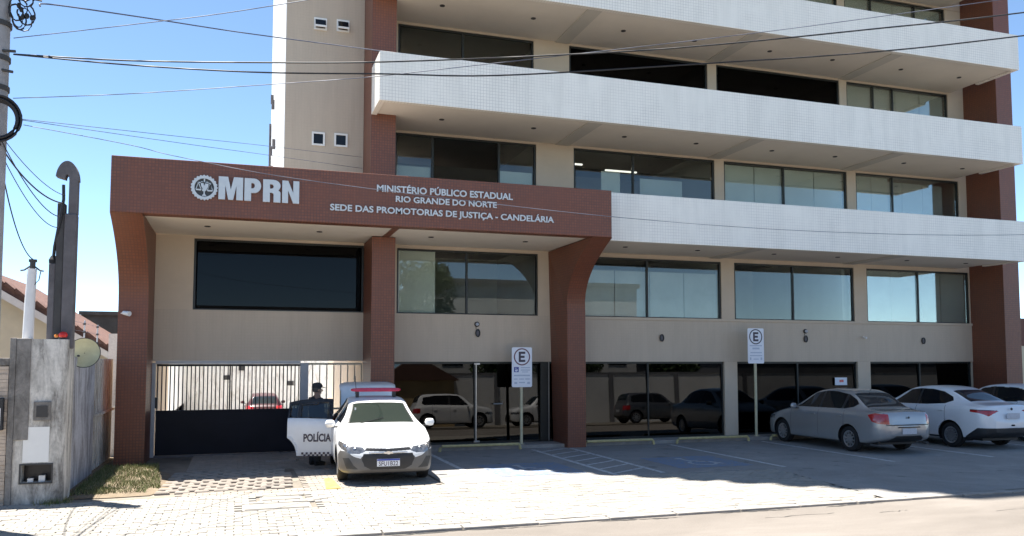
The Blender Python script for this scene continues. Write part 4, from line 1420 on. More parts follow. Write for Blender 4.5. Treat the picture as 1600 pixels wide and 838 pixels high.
def sign(x, z0, z1, w, y, label, chair):
    s = empty('parking_sign', (x, y, 0), label=label, cat='sign', group='parking signs')
    MB().tube([(x, y, 0.05), (x, y, z1 - .1)], .036, 14).build('post', 'post_cream', s, smooth=50)
    MB().lathe([(.075, 0), (.075, .012), (.045, .02)], (x, y, .072), seg=16).build('foot', 'post_cream', s)
    yf = y - .045
    r = .035
    pl = []
    for (cx, cz, a0) in ((x + w / 2 - r, z1 - r, 0), (x - w / 2 + r, z1 - r, 90), (x - w / 2 + r, z0 + r, 180), (x + w / 2 - r, z0 + r, 270)):
        pl += [(cx + r * math.cos(R(a0 + q * 15)), cz + r * math.sin(R(a0 + q * 15))) for q in range(7)]
    p = MB().prism(pl, 'y', yf, yf + .006).build('plate', 'sign_white', s)
    cz = z1 - .24 * (z1 - z0)
    R1 = w * .405
    link('ring', stand(curve_shape([circle(0, 0, R1, 40), circle(0, 0, R1 * .86, 40)], .001), x, yf - .0025, cz), 'sign_ink' if not chair else 'sign_red', p)
    e = .052
    h = R1 * .60
    wd = R1 * .40
    poly = [(-wd, -h), (wd, -h), (wd, -h + e), (-wd + e, -h + e), (-wd + e, -e / 2), (wd * .8, -e / 2), (wd * .8, e / 2), (-wd + e, e / 2), (-wd + e, h - e), (wd, h - e), (wd, h), (-wd, h)]
    link('letter', stand(curve_shape([poly], .001), x, yf - .0025, cz), 'sign_ink', p)
    H = z1 - z0
    if chair:
        MB().box(x - w * .40, x - w * .16, yf - .003, yf - .001, z0 + H * .375, z0 + H * .505).build('wheelchair_mark', 'sign_blue', p)
        link('wheelchair_figure', stand(curve_shape([[(-.02, .045), (-.008, .045), (.0, .005), (.03, .005), (.045, -.045), (.034, -.05), (.02, -.01), (-.012, -.01)], circle(-.006, -.022, .026, 16)], .0004), x - w * .28, yf - .0036, z0 + H * .44), 'sign_white', p)
        bars = [(-.06, .40, .475, .5), (-.06, .40, .415, .44), (.0, .30, .37, .39), (-.40, .40, .275, .31), (-.40, -.22, .19, .215), (-.15, .10, .19, .215), (.15, .40, .19, .215), (-.38, -.24, .08, .13), (-.15, .15, .10, .13), (.26, .40, .08, .13)]
    else:
        bars = [(-.38, .38, .49, .52), (-.22, .22, .40, .45), (-.34, .36, .29, .32), (-.38, .38, .21, .235), (-.38, -.30, .10, .17), (-.16, .16, .11, .135), (.28, .38, .10, .17)]
    for (a, c, d, f) in bars:
        MB().box(x + a * w, x + c * w, yf - .003, yf - .001, z0 + H * d, z0 + H * f).build('printed_line', 'sign_print', p)
    return s


sign(6.36, 1.405, 2.34, .50, -.45, 'white parking sign with letter E and wheelchair mark on cream post', True)
sign(12.83, 1.955, 2.87, .49, -.42, 'taller white parking sign with letter E standing left of silver car', False)


def stop(x0, x1, y, where):
    s = MB().tube([(x0, y, .0), (x0 + .015, y, .085), (x0 + .05, y, .12), (x1 - .05, y, .12), (x1 - .015, y, .085), (x1, y, .0)], .032, 10).build('wheel_stop', 'yellow_pipe', smooth=50)
    tag(s, 'low yellow pipe wheel stop ' + where, 'wheel stop', 'yellow wheel stops')


stop(4.30, 6.20, -.85, 'in front of the glass entrance')
stop(7.80, 9.62, -.85, 'just right of the canopy pillar')
stop(10.25, 12.30, -.85, 'left of the taller parking sign')
stop(12.95, 14.9, -.85, 'under the nose of the silver car')
stop(15.7, 17.6, -.85, 'under the nose of the white car')


# ================================================================== CARS
def interp(tab):
    xs = [p[0] for p in tab]
    ys = [p[1] for p in tab]
    n = len(xs)
    d = [(ys[i + 1] - ys[i]) / (xs[i + 1] - xs[i]) for i in range(n - 1)]
    m = [d[0]] + [0 if d[i - 1] * d[i] <= 0 else 2 * d[i - 1] * d[i] / (d[i - 1] + d[i]) for i in range(1, n - 1)] + [d[-1]]

    def f(x):
        if x <= xs[0]:
            return ys[0]
        if x >= xs[-1]:
            return ys[-1]
        i = 0
        while x > xs[i + 1]:
            i += 1
        h = xs[i + 1] - xs[i]
        t = (x - xs[i]) / h
        return ((1 + 2 * t) * (1 - t) ** 2 * ys[i] + t * (1 - t) ** 2 * h * m[i] + t * t * (3 - 2 * t) * ys[i + 1] + t * t * (t - 1) * h * m[i + 1])
    return f


def inside(poly, x, y):
    r = False
    n = len(poly)
    for i in range(n):
        x0, y0 = poly[i]
        x1, y1 = poly[(i + 1) % n]
        if (y0 > y) != (y1 > y) and x < (x1 - x0) * (y - y0) / (y1 - y0) + x0:
            r = not r
    return r


def chaikin(P, it):
    for _ in range(it):
        Q = [P[0]]
        for a, b in zip(P[:-1], P[1:]):
            Q.append(tuple(.75 * u + .25 * v for u, v in zip(a, b)))
            Q.append(tuple(.25 * u + .75 * v for u, v in zip(a, b)))
        Q.append(P[-1])
        P = Q
    return P


def car(spec, loc, rz, label, scale=.95, group=None):
    L = spec['L']
    H, ZB, W, BELT, WR = (interp(spec[k]) for k in ('H', 'ZB', 'W', 'BELT', 'WR'))
    ws = spec['wheels']             # wheel centres along the length
    RW, RA = spec['rw'], spec['ra']
    st = set()
    for k in range(13):             # dense at both ends
        st.add(round(.16 * (k / 12) ** 1.8, 4))
        st.add(round(L - .16 * (k / 12) ** 1.8, 4))
    x = .16
    while x < L - .16:
        st.add(round(x, 4))
        x += .036
    for s in spec['seams']:
        st.update((s - .005, s + .005))
    st = sorted(st)
    rings = []
    for s in st:
        h, zb, w, be, wr = H(s), ZB(s), W(s), BELT(s), WR(s)
        be = min(be, h - .035)
        cab = max(0., min(1., (h - be - .05) / .25))
        drop = .022 + .04 * cab
        ze = h - drop
        P = [(0, zb, 0), (.62 * w, zb, .6), (.93 * w, zb + .012, 1.2), (.985 * w, zb + .10, 1.8), (w, zb + .5 * (be - zb), 3), (.992 * w, be - .10, 4), (.955 * w, be - .012, 4.7),
             (.93 * w if cab > .02 else .90 * w, be + .012, 5), (wr + .02 * cab, ze - .05 * cab, 5.8), (wr * .965, ze + .35 * drop, 6.25), (wr * .72, h - .10 * drop, 6.9), (0, h, 8)]
        Q = chaikin(P, 3)
        half = [(y, z, t) for (y, z, t) in Q]
        ring = half + [(-y, z, t) for (y, z, t) in half[-2:0:-1]]
        rings.append(ring)
    n = len(rings[0])
    verts, info = [], []
    for s, ring in zip(st, rings):
        for (y, z, t) in ring:
            verts.append([s, y, z])
            info.append(t)
    cells = []
    for i in range(len(st) - 1):
        for j in range(n):
            cells.append((i * n + j, i * n + (j + 1) % n, (i + 1) * n + (j + 1) % n, (i + 1) * n + j))
    # caps with concentric rings
    K = 9
    for (i0, s0, sg) in ((0, st[0], -1), (len(st) - 1, st[-1], 1)):
        base = [i0 * n + j for j in range(n)]
        zc = sum(verts[b][2] for b in base) / n
        prev = base
        for k in range(1, K):
            q = 1 - k / K
            cur = []
            for b in base:
                verts.append([s0 + sg * .018 * (1 - q * q), verts[b][1] * q, zc + (verts[b][2] - zc) * q])
                info.append(-1)
                cur.append(len(verts) - 1)
            for j in range(n):
                cells.append((prev[j], prev[(j + 1) % n], cur[(j + 1) % n], cur[j]))
            prev = cur
        cells.append(tuple(prev))
    # snap to the wheel arches
    for v, t in zip(verts, info):
        if t < 0 or abs(v[1]) < .45:
            continue
        for wx in ws:
            dx, dz = v[0] - wx, v[2] - RW
            r = math.hypot(dx, dz)
            if abs(r - RA) < .021 and r > 0 and 1.0 < t < 4.8:
                v[0], v[2] = wx + dx * RA / r, RW + dz * RA / r
    # vertex normals of the whole body, so that split parts still shade as one
    nrm = [Vector((0, 0, 0)) for _ in verts]
    V = [Vector((L / 2 - v[0], v[1], v[2])) for v in verts]
    flip = {}
    for c in cells:
        a = V[c[0]]
        fn = (V[c[1]] - a).cross(V[c[2]] - a)
        if len(c) > 3:
            fn = fn + (V[c[2]] - a).cross(V[c[3]] - a)
        cen = sum((V[i] for i in c), Vector()) / len(c)
        inner = Vector((max(-L / 2 + .5, min(L / 2 - .5, cen.x)), 0, .62))
        if fn.dot(cen - inner) < 0:
            fn = -fn
            flip[c] = True
        for i in c:
            nrm[i] += fn
    nrm = [v.normalized() if v.length > 1e-12 else Vector((0, 0, 1)) for v in nrm]
    groups = {}
    FD = dict(H=H, BELT=BELT, WR=WR, W=W, ZB=ZB, L=L)
    NS = spec.get('refine', 1)

    def key_of(s, y, z, t):
        for wx in ws:
            if 1.0 < t < 4.8 and abs(y) > .45 and math.hypot(s - wx, z - RW) < RA - .001:
                return None
        return spec['classify'](s, y, z, t, FD)

    for c in cells:
        m = len(c)
        s, y, z = (sum(verts[i][k] for i in c) / m for k in range(3))
        ts = [info[i] for i in c]
        t = -1 if min(ts) < 0 else sum(ts) / m
        key = key_of(s, y, z, t)
        out = c if not flip.get(c) else tuple(reversed(c))
        if NS > 1 and m == 4:
            ks = {key}
            for i in c:
                q = .98
                ks.add(key_of(s + (verts[i][0] - s) * q, y + (verts[i][1] - y) * q, z + (verts[i][2] - z) * q, t if t < 0 else t + (info[i] - t) * q))
            if len(ks) > 1:
                # the border of two panels runs through this cell: cut it finely
                grid = {}
                for a in range(NS + 1):
                    for b_i in range(NS + 1):
                        u, w_ = a / NS, b_i / NS
                        wt = ((1 - u) * (1 - w_), u * (1 - w_), u * w_, (1 - u) * w_)
                        if wt.count(1.0) == 1 and wt.count(0.0) == 3:
                            grid[a, b_i] = out[wt.index(1.0)]
                            continue
                        verts.append([sum(verts[i][k] * g for i, g in zip(out, wt)) for k in range(3)])
                        info.append(-1 if t < 0 else sum(info[i] * g for i, g in zip(out, wt)))
                        V.append(sum((V[i] * g for i, g in zip(out, wt)), Vector()))
                        nrm.append(sum((nrm[i] * g for i, g in zip(out, wt)), Vector()).normalized())
                        grid[a, b_i] = len(verts) - 1
                for a in range(NS):
                    for b_i in range(NS):
                        cc = (grid[a, b_i], grid[a + 1, b_i], grid[a + 1, b_i + 1], grid[a, b_i + 1])
                        p = [sum(verts[i][k] for i in cc) / 4 for k in range(3)]
                        tt = -1 if t < 0 else sum(info[i] for i in cc) / 4
                        k2 = key_of(*p, tt)
                        if k2:
                            groups.setdefault(k2, []).append(cc)
                continue
        if key:
            groups.setdefault(key, []).append(out)
    # panels that do not touch are parts of their own
    SPLIT = ('side_window', 'taillight', 'headlight', 'fog_recess', 'door_seam', 'window_pillar', 'lower_bumper')
    todo = []
    for key, cs in groups.items():
        if key[0] not in SPLIT:
            todo.append((key, cs))
            continue
        par = {}

        def find(a):
            while par.setdefault(a, a) != a:
                par[a] = par[par[a]]
                a = par[a]
            return a
        pid = lambda i: tuple(round(q, 3) for q in V[i])
        for c in cs:
            r0 = find(pid(c[0]))
            for i in c[1:]:
                par[find(pid(i))] = r0
        comp = {}
        for c in cs:
            comp.setdefault(find(pid(c[0])), []).append(c)
        big = max(len(g) for g in comp.values())
        for g in comp.values():
            if len(g) > .04 * big:
                todo.append((key, g))
            else:
                todo.append((('body', spec['paint'], None), g))
    merged = {}
    final = []
    for key, cs in todo:
        if key[0] == 'body':
            merged.setdefault(key, []).extend(cs)
        else:
            final.append((key, cs))
    final = list(merged.items()) + final
    root = empty(spec['name'], loc, rz, label, 'car', group)
    root.scale = (scale, scale, scale)
    made = {}

    def mesh_from(cs, pivot=None, rot=None):
        ids = sorted({i for c in cs for i in c})
        mp = {i: k for k, i in enumerate(ids)}
        me = bpy.data.meshes.new('panel')
        co = [V[i].copy() for i in ids]
        nn = [nrm[i].copy() for i in ids]
        if rot is not None:
            co = [rot @ (p - pivot) + pivot for p in co]
            nn = [rot @ q for q in nn]
        me.from_pydata([tuple(p) for p in co], [], [tuple(mp[i] for i in c) for c in cs])
        me.polygons.foreach_set('use_smooth', [True] * len(me.polygons))
        me.update()
        me.normals_split_custom_set_from_vertices([tuple(q) for q in nn])
        return me

    for (key, cs) in final:
        name, mat, move = key
        if move:
            continue
        o = link(name, mesh_from(cs), mat, root, world=False)
        made[name] = o
    for (key, cs) in final:
        name, mat, move = key
        if not move:
            continue
        pv, rot = spec['moves'][move]
        par = made.get('moved_' + move)
        o = link(name, mesh_from(cs, pv, rot), mat, par or root, world=False)
        if not par:
            made['moved_' + move] = o
        md = o.modifiers.new('thickness', 'SOLIDIFY')
        md.thickness = .05 if mat != 'car_pane' else .01
        md.offset = -1
        md.use_rim = True
    # wheel wells and wheels
    for wx in ws:
        for sg in (-1, 1):
            wy = W(wx)
            b = MB()
            yo, yi = sg * wy * .955, sg * wy * .58
            arc_ = [R(a) for a in range(-20, 201, 11)]
            pts = [(L / 2 - wx + RA * .995 * math.cos(a), RW + RA * .995 * math.sin(a)) for a in arc_]
            m = len(pts)
            b.add([(p[0], yo, p[1]) for p in pts] + [(p[0], yi, p[1]) for p in pts], [(i, i + 1, m + i + 1, m + i) for i in range(m - 1)] + [tuple(m + i for i in range(m))])
            b.build('wheel_well', 'car_black_trim', root, world=False, fix=False)
            cx, cy, cz = L / 2 - wx, sg * (wy - .125), RW
            tw = .095
            prof = [(RW * .60, -tw), (RW * .80, -tw), (RW * .955, -tw * .88), (RW, -tw * .55), (RW, tw * .55), (RW * .955, tw * .88), (RW * .80, tw), (RW * .66, tw), (RW * .64, tw * .7), (RW * .64, 0), (0.001, 0)]
            if sg < 0:
                prof = [(r, -h) for r, h in prof]
            ty = MB().lathe(prof, (cx, cy, cz), axis='y', seg=36).build('wheel', 'black_rubber', root, smooth=35, world=False)
            rm = MB()
            ro, ri = RW * .655, RW * .56
            face = sg * tw * .92
            segs = 36
            for q in range(segs):
                a, c_ = 2 * math.pi * q / segs, 2 * math.pi * (q + 1) / segs
                for (r0, h0, r1, h1) in ((ro, face, ri, face * .9), (ri, face * .9, ri * .97, face * .35)):
                    rm.add([(cx + r0 * math.cos(a), cy + h0, cz + r0 * math.sin(a)), (cx + r0 * math.cos(c_), cy + h0, cz + r0 * math.sin(c_)), (cx + r1 * math.cos(c_), cy + h1, cz + r1 * math.sin(c_)), (cx + r1 * math.cos(a), cy + h1, cz + r1 * math.sin(a))], [(0, 1, 2, 3)])
            ns = spec.get('spokes', 8)
            for q in range(ns):
                a = 2 * math.pi * q / ns + .2
                for (wa, ra_, rb_) in ((.17 if ns < 9 else .11, .05, ri * 1.02),):
                    pts = [(ra_, -wa * 1.1), (rb_, -wa * .55), (rb_, wa * .55), (ra_, wa * 1.1)]
                    vs = []
                    for hh in (face * .95, face * .6):
                        for (rr1, da) in pts:
                            off = rr1 * math.sin(da) if rr1 > .06 else .028 * (1 if da > 0 else -1)
                            vs.append((cx + rr1 * math.cos(a) - off * math.sin(a), cy + hh, cz + rr1 * math.sin(a) + off * math.cos(a)))
                    rm.add(vs, [(0, 1, 2, 3), (0, 4, 5, 1), (2, 6, 7, 3), (1, 5, 6, 2)])
            rm.lathe([(.055, face * .55), (.055, face * .98), (.04, face * 1.02), (0.001, face * 1.02)], (cx, cy, cz), axis='y', seg=16)
            rm.build('rim', 'rim_alloy', ty, world=False)
    # floor pan and mirrors
    MB().box(-L / 2 + .35, L / 2 - .35, -.55, .55, .20, .30).build('floor_pan', 'car_black_trim', root, world=False)
    if spec.get('mirror'):
        ms, mz, mat = spec['mirror']
        for sg in (-1, 1):
            mx = L / 2 - ms
            y0 = sg * (W(ms) * .93)
            b = MB()
            rows = []
            for i in range(9):
                u = i / 8
                k = (max(0, 1 - (2 * u - 1) ** 4)) ** .5
                rows.append([(mx + .055 * k * math.cos(a) - .02 * u, y0 + sg * (.05 + .19 * u), mz + .012 + (.068 * k + .004) * math.sin(a)) for a in [2 * math.pi * q / 14 for q in range(14)]])
            vs = [p for r_ in rows for p in r_]
            fs = [(i * 14 + q, i * 14 + (q + 1) % 14, (i + 1) * 14 + (q + 1) % 14, (i + 1) * 14 + q) for i in range(8) for q in range(14)]
            b.add(vs, fs)
            o = b.build('mirror', mat, root, world=False, smooth=60)
            MB().box(mx - .03, mx + .02, min(y0, y0 + sg * .12), max(y0, y0 + sg * .12), mz - .06, mz - .035).build('mirror_arm', 'car_black_trim', o, world=False)
    return root, dict(H=H, W=W, BELT=BELT, ZB=ZB, WR=WR, L=L)


def base_class(sp):
    """common rules: glass, seams, black sills"""
    def f(s, y, z, t, F):
        L = F['L']
        if sp.get('end_rules'):
            k = sp['end_rules'](s, y, z, t, F)
            if k:
                return k
        a, c = sp['windscreen']
        if t > 6.5 and a < s < c and (t < 6.62 or s < a + .018 or s > c - .022):
            return ('windshield_seal', 'car_black_trim', None)
        if t > 6.5 and a < s < c:
            return ('windshield', sp.get('front_glass', 'rear_glass'), None)
        a, c = sp['rear_screen']
        if t > 6.45 and a < s < c:
            return ('rear_window', 'rear_glass', None)
        if 5.0 < t < 6.1 and inside(sp['side'], s, z):
            for p in sp.get('pillars', ()):
                if abs(s - p) < .035:
                    return ('window_pillar', 'car_black_trim', None)
            return ('side_window', 'tinted_glass', None)
        if .42 < s < sp['windscreen'][0] - .06 and 5.70 < t < 5.80:
            return ('bonnet_seam', 'car_seam', None)
        if 1.9 < t < 4.95:
            for q in sp['seams']:
                if abs(s - q) < .0051:
                    return ('door_seam', 'car_seam', None)
        if 0 <= t < sp.get('under', 1.5):
            return ('underbody', 'car_black_trim', None)
        return ('body', sp['paint'], None)
    return f


SEDAN = dict(
    refine=5,
    L=4.26, wheels=(.80, 3.27), rw=.295, ra=.345,
    H=[(0, .50), (.04, .62), (.13, .70), (.40, .79), (.95, .92), (1.08, .95), (1.80, 1.345), (2.0, 1.40), (2.4, 1.44), (2.85, 1.42), (3.12, 1.355), (3.66, 1.03), (3.80, .995), (4.10, .97), (4.19, .945), (4.225, .88), (4.26, .70)],
    ZB=[(0, .32), (.08, .22), (.35, .18), (3.6, .20), (4.1, .30), (4.22, .36), (4.26, .42)],
    W=[(0, .42), (.03, .58), (.10, .70), (.30, .80), (.70, .835), (2.2, .845), (3.5, .835), (3.95, .79), (4.13, .72), (4.22, .62), (4.26, .50)],
    BELT=[(0, .46), (.10, .62), (.40, .72), (1.05, .865), (2.0, .90), (3.0, .935), (3.6, .93), (4.0, .90), (4.2, .84), (4.26, .66)],
    WR=[(0, .36), (.10, .55), (.40, .66), (1.0, .70), (1.15, .69), (1.8, .56), (2.4, .55), (3.0, .54), (3.6, .62), (3.85, .64), (4.1, .62), (4.22, .52), (4.26, .42)],
    windscreen=(1.12, 1.78), rear_screen=(3.13, 3.63), seams=(1.18, 2.22, 3.12), pillars=(2.22, 3.02),
    side=[(1.34, .955), (3.10, .985), (3.33, 1.03), (3.40, 1.10), (3.30, 1.20), (3.05, 1.31), (2.6, 1.375), (2.2, 1.37), (1.88, 1.315)])


# ---- silver sedan, rear towards the street
silver = dict(SEDAN, under=.75, name='sedan', paint='car_silver', mirror=(1.42, .96, 'car_silver'), spokes=10)


def silver_end(s, y, z, t, F):
    L = F['L']
    ay = abs(y)
    if s > 3.6:
        if inside([(3.86, .88), (4.00, .925), (4.30, .90), (4.30, .68), (4.12, .69), (3.98, .74)], s, z) and ay > .52:
            return ('taillight', 'tail_red', None)
        if s > 4.05 and ay < .60 and .655 < z < .675:
            return ('boot_seam', 'car_seam', None)
        if s > 4.05 and .585 < ay < .60 and .66 < z < .93 and t < 6.6:
            return ('boot_seam', 'car_seam', None)
    if s < .5:
        if .45 < ay and .60 < z < .70:
            return ('headlight', 'lamp_clear', None)
        if ay < .36 and .40 < z < .56 and s < .12:
            return ('grille', 'car_black_trim', None)
    return None


silver['end_rules'] = silver_end
silver['classify'] = base_class(silver)
root, F = car(silver, (13.80, -2.52, 0), R(90), 'silver sedan parked nose in, beside the taller parking sign', .96)


def rear_plate(root, L, z, x_off=.022, mat='plate_grey', w=.40, h=.13):
    p = MB().box(-L / 2 - x_off - .006, -L / 2 - x_off, -w / 2, w / 2, z, z + h).build('number_plate', mat, root, world=False)
    return p


def handles(root, F, ss, z, mat, sides=(-1, 1)):
    for s in ss:
        for sg in sides:
            y = sg * (F['W'](s) * .985)
            x = F['L'] / 2 - s
            MB().box(x - .085, x + .085, min(y, y + sg * .035), max(y, y + sg * .035), z, z + .028).build('door_handle', mat, root, world=False, bevel=.008)


rear_plate(root, 4.26, .46)
MB().box(-2.13 - .030, -2.13 - .012, -.30, .30, .60, .625).build('plate_trim', 'car_black_trim', root, world=False)
MB().lathe([(.030, 0), (.026, -.012), (.0, -.014)], (-2.135, 0, .83), axis='x', seg=4).build('badge', 'car_black_trim', root, world=False)
MB().box(-2.155, -2.12, -.42, .42, .655, .672).build('boot_strip', 'car_black_trim', root, world=False)
handles(root, F, (2.05, 2.98), .80, 'car_silver')
MB().tube([(-.95, 0, 1.385), (-1.02, 0, 1.44)], .006, 6).build('antenna', 'car_black_trim', root, world=False)
MB().tube([(-2.05, -.45, .27), (-2.20, -.45, .26)], .03, 10).build('exhaust', 'mast_dark', root, world=False)

# ---- white sedan with dark lower bumper
white = dict(SEDAN, name='sedan', paint='car_white', mirror=(1.42, .99, 'car_white'), spokes=14, L=4.36, wheels=(.83, 3.35), rw=.305, ra=.365,
             H=[(0, .52), (.04, .66), (.13, .74), (.40, .84), (.95, .97), (1.08, 1.0), (1.80, 1.39), (2.0, 1.445), (2.4, 1.48), (2.85, 1.455), (3.12, 1.39), (3.74, 1.12), (3.86, 1.09), (4.18, 1.055), (4.27, 1.03), (4.315, .90), (4.36, .72)],
             ZB=[(0, .34), (.08, .24), (.35, .20), (3.7, .22), (4.15, .28), (4.3, .34), (4.36, .40)],
             W=[(0, .42), (.03, .58), (.10, .72), (.30, .82), (.70, .855), (2.2, .86), (3.6, .86), (4.05, .81), (4.23, .74), (4.32, .63), (4.36, .52)],
             BELT=[(0, .48), (.10, .64), (.40, .76), (1.05, .91), (2.0, .945), (3.0, 1.0), (3.7, 1.02), (4.1, .98), (4.3, .88), (4.36, .68)],
             WR=[(0, .36), (.10, .55), (.40, .66), (1.0, .70), (1.15, .69), (1.8, .56), (2.4, .55), (3.0, .54), (3.7, .60), (3.9, .62), (4.2, .62), (4.32, .52), (4.36, .42)],
             windscreen=(1.12, 1.78), rear_screen=(3.14, 3.70), seams=(1.20, 2.28, 3.2), pillars=(2.28,),
             side=[(1.36, .995), (2.6, 1.015), (3.15, 1.055), (3.32, 1.13), (3.24, 1.22), (2.95, 1.34), (2.6, 1.395), (2.2, 1.40), (1.9, 1.36)])


def white_end(s, y, z, t, F):
    ay = abs(y)
    if s > 3.6:
        if s > 3.92 and inside([(.30, .93), (.60, .945), (.92, .955), (.80, .88), (.66, .80), (.55, .85), (.40, .905)], ay, z):
            return ('taillight', 'tail_red' if z < .925 else 'tail_dark', None)
        if s > 3.78 and z < .30 + .22 * min(1, max(0, (s - 3.78) / .32)) and t < 4.6:
            return ('lower_bumper', 'car_black_trim', None)
    if s < .5:
        if .42 < ay and .64 < z < .75:
            return ('headlight', 'lamp_clear', None)
        if ay < .36 and .40 < z < .58 and s < .12:
            return ('grille', 'car_black_trim', None)
    return None


white['end_rules'] = white_end
white['classify'] = base_class(white)
root, F = car(white, (16.75, -2.48, 0), R(90), 'white sedan with red taillights and dark lower bumper right of silver car', .96)
rear_plate(root, 4.36, .74, .030)
MB().lathe([(.032, 0), (.028, -.012), (.0, -.014)], (-2.165, 0, .965), axis='x', seg=14).build('badge', 'car_black_trim', root, world=False)
MB().box(-2.20, -2.165, -.58, -.40, .735, .755).build('badge', 'plate_grey', root, world=False)
handles(root, F, (2.1, 3.08), .88, 'car_white')

# ---- hatchbacks: the one cut by the right edge, the red one in the yard, those over the road
HATCH = dict(SEDAN, refine=1, name='hatchback', L=3.95, wheels=(.78, 3.28), rw=.30, ra=.355, spokes=8,
             H=[(0, .50), (.04, .64), (.13, .73), (.40, .83), (.90, .96), (1.02, .99), (1.75, 1.40), (2.0, 1.46), (2.4, 1.49), (3.0, 1.465), (3.40, 1.40), (3.52, 1.34), (3.78, .98), (3.86, .92), (3.92, .80), (3.95, .68)],
             ZB=[(0, .32), (.08, .22), (.35, .19), (3.4, .21), (3.8, .30), (3.92, .36), (3.95, .42)],
             W=[(0, .42), (.03, .58), (.10, .70), (.30, .80), (.70, .84), (2.2, .85), (3.3, .845), (3.65, .80), (3.82, .74), (3.91, .64), (3.95, .52)],
             BELT=[(0, .46), (.10, .63), (.40, .75), (1.05, .90), (2.0, .94), (3.2, .99), (3.6, .97), (3.8, .88), (3.95, .64)],
             WR=[(0, .36), (.10, .55), (.40, .66), (.95, .70), (1.1, .69), (1.75, .57), (2.4, .56), (3.3, .55), (3.6, .58), (3.8, .62), (3.9, .56), (3.95, .44)],
             windscreen=(1.06, 1.74), rear_screen=(3.47, 3.74), seams=(1.12, 2.2, 3.05), pillars=(2.2,),
             side=[(1.28, .99), (2.6, 1.01), (3.3, 1.06), (3.46, 1.15), (3.30, 1.30), (2.9, 1.39), (2.2, 1.41), (1.84, 1.36)])


def hatch_end(s, y, z, t, F):
    ay = abs(y)
    if s > 3.4:
        if s > 3.6 and ay > .50 and .72 < z < .95:
            return ('taillight', 'tail_red', None)
        if s > 3.5 and z < .40 and t < 3:
            return ('lower_bumper', 'car_black_trim', None)
    if s < .5:
        if .44 < ay and .62 < z < .73:
            return ('headlight', 'lamp_clear', None)
        if ay < .40 and .36 < z < .58 and s < .12:
            return ('grille', 'car_black_trim', None)
    return None


def hatch(paint, loc, rz, label, scale=.96, **kw):
    sp = dict(HATCH, paint=paint, mirror=(1.34, 1.0, paint), end_rules=hatch_end, **kw)
    sp['classify'] = base_class(sp)
    root, F = car(sp, loc, rz, label, scale)
    rear_plate(root, 3.95, .62)
    handles(root, F, (2.0, 2.9), .86, paint)
    return root


hatch('car_white', (19.55, -1.95, 0), R(90), 'pale grey white hatchback partly cut off by the right picture edge')
hatch('car_red', (1.15, 20.3, -.83), R(90), 'dark red hatchback parked in the yard behind the gate bars')

SUV = dict(H=[(0, .62), (.04, .80), (.13, .90), (.40, .98), (.90, 1.06), (1.02, 1.09), (1.60, 1.55), (1.9, 1.62), (2.4, 1.64), (3.2, 1.63), (3.50, 1.58), (3.62, 1.50), (3.80, 1.06), (3.87, 1.0), (3.92, .88), (3.95, .74)],
           BELT=[(0, .56), (.10, .76), (.40, .90), (1.05, 1.0), (2.0, 1.03), (3.2, 1.06), (3.6, 1.04), (3.8, .96), (3.95, .70)],
           side=[(1.28, 1.07), (2.6, 1.08), (3.42, 1.10), (3.52, 1.2), (3.44, 1.45), (2.9, 1.54), (2.2, 1.55), (1.74, 1.52)], rw=.34, ra=.40, windscreen=(1.06, 1.6))
hatch('car_white', (10.3, -21.9, .02), R(0), 'white wagon across the road mirrored in the entrance glass', 1.06, **SUV)
hatch('car_white', (15.4, -22.2, .02), R(180), 'boxy white wagon across the road mirrored behind the sign post', 1.0, **SUV)
hatch('car_graphite', (21.8, -22.2, .02), R(0), 'dark grey wagon across the road mirrored in the dark glass', 1.02, **SUV)

# ---- police car, nose to the street, rear door and boot open
police = dict(SEDAN, name='police_car', paint='police_white', mirror=(1.30, .985, 'police_white'), spokes=10, L=4.47, wheels=(.86, 3.46), rw=.305, ra=.36, front_glass='police_screen',
              H=[(0, .545), (.03, .63), (.10, .715), (.25, .79), (.50, .86), (1.0, .965), (1.12, 1.0), (1.85, 1.375), (2.05, 1.43), (2.45, 1.47), (2.95, 1.45), (3.25, 1.385), (3.85, 1.10), (3.98, 1.07), (4.30, 1.04), (4.38, 1.01), (4.43, .88), (4.47, .70)],
              ZB=[(0, .27), (.08, .20), (.35, .18), (3.8, .21), (4.25, .28), (4.4, .34), (4.47, .40)],
              W=[(0, .50), (.03, .645), (.10, .74), (.30, .82), (.70, .86), (2.2, .865), (3.7, .86), (4.15, .81), (4.34, .74), (4.43, .63), (4.47, .52)],
              BELT=[(0, .50), (.10, .64), (.30, .735), (.60, .81), (1.1, .92), (2.0, .955), (3.0, 1.0), (3.8, 1.01), (4.2, .97), (4.4, .86), (4.47, .66)],
              WR=[(0, .42), (.10, .60), (.40, .68), (1.05, .735), (1.2, .72), (1.85, .58), (2.5, .565), (3.1, .55), (3.8, .60), (4.0, .62), (4.3, .62), (4.43, .52), (4.47, .42)],
              windscreen=(1.16, 1.83), rear_screen=(3.27, 3.82), seams=(1.22, 2.34, 3.22), pillars=(2.34,),
              side=[(1.38, 1.0), (2.6, 1.025), (3.2, 1.06), (3.42, 1.13), (3.34, 1.22), (3.05, 1.33), (2.6, 1.39), (2.2, 1.395), (1.95, 1.35)])
m_, nt, out_ = newmat('police_screen')
b_ = principled(nt, (0.018, 0.026, 0.022), .06, 0.0, .5)
b_.inputs['Coat Weight'].default_value = 0.3
b_.inputs['Coat Roughness'].default_value = .02
nt.links.new(b_.outputs[0], out_.inputs[0])
DS0, DS1 = 2.34, 3.22


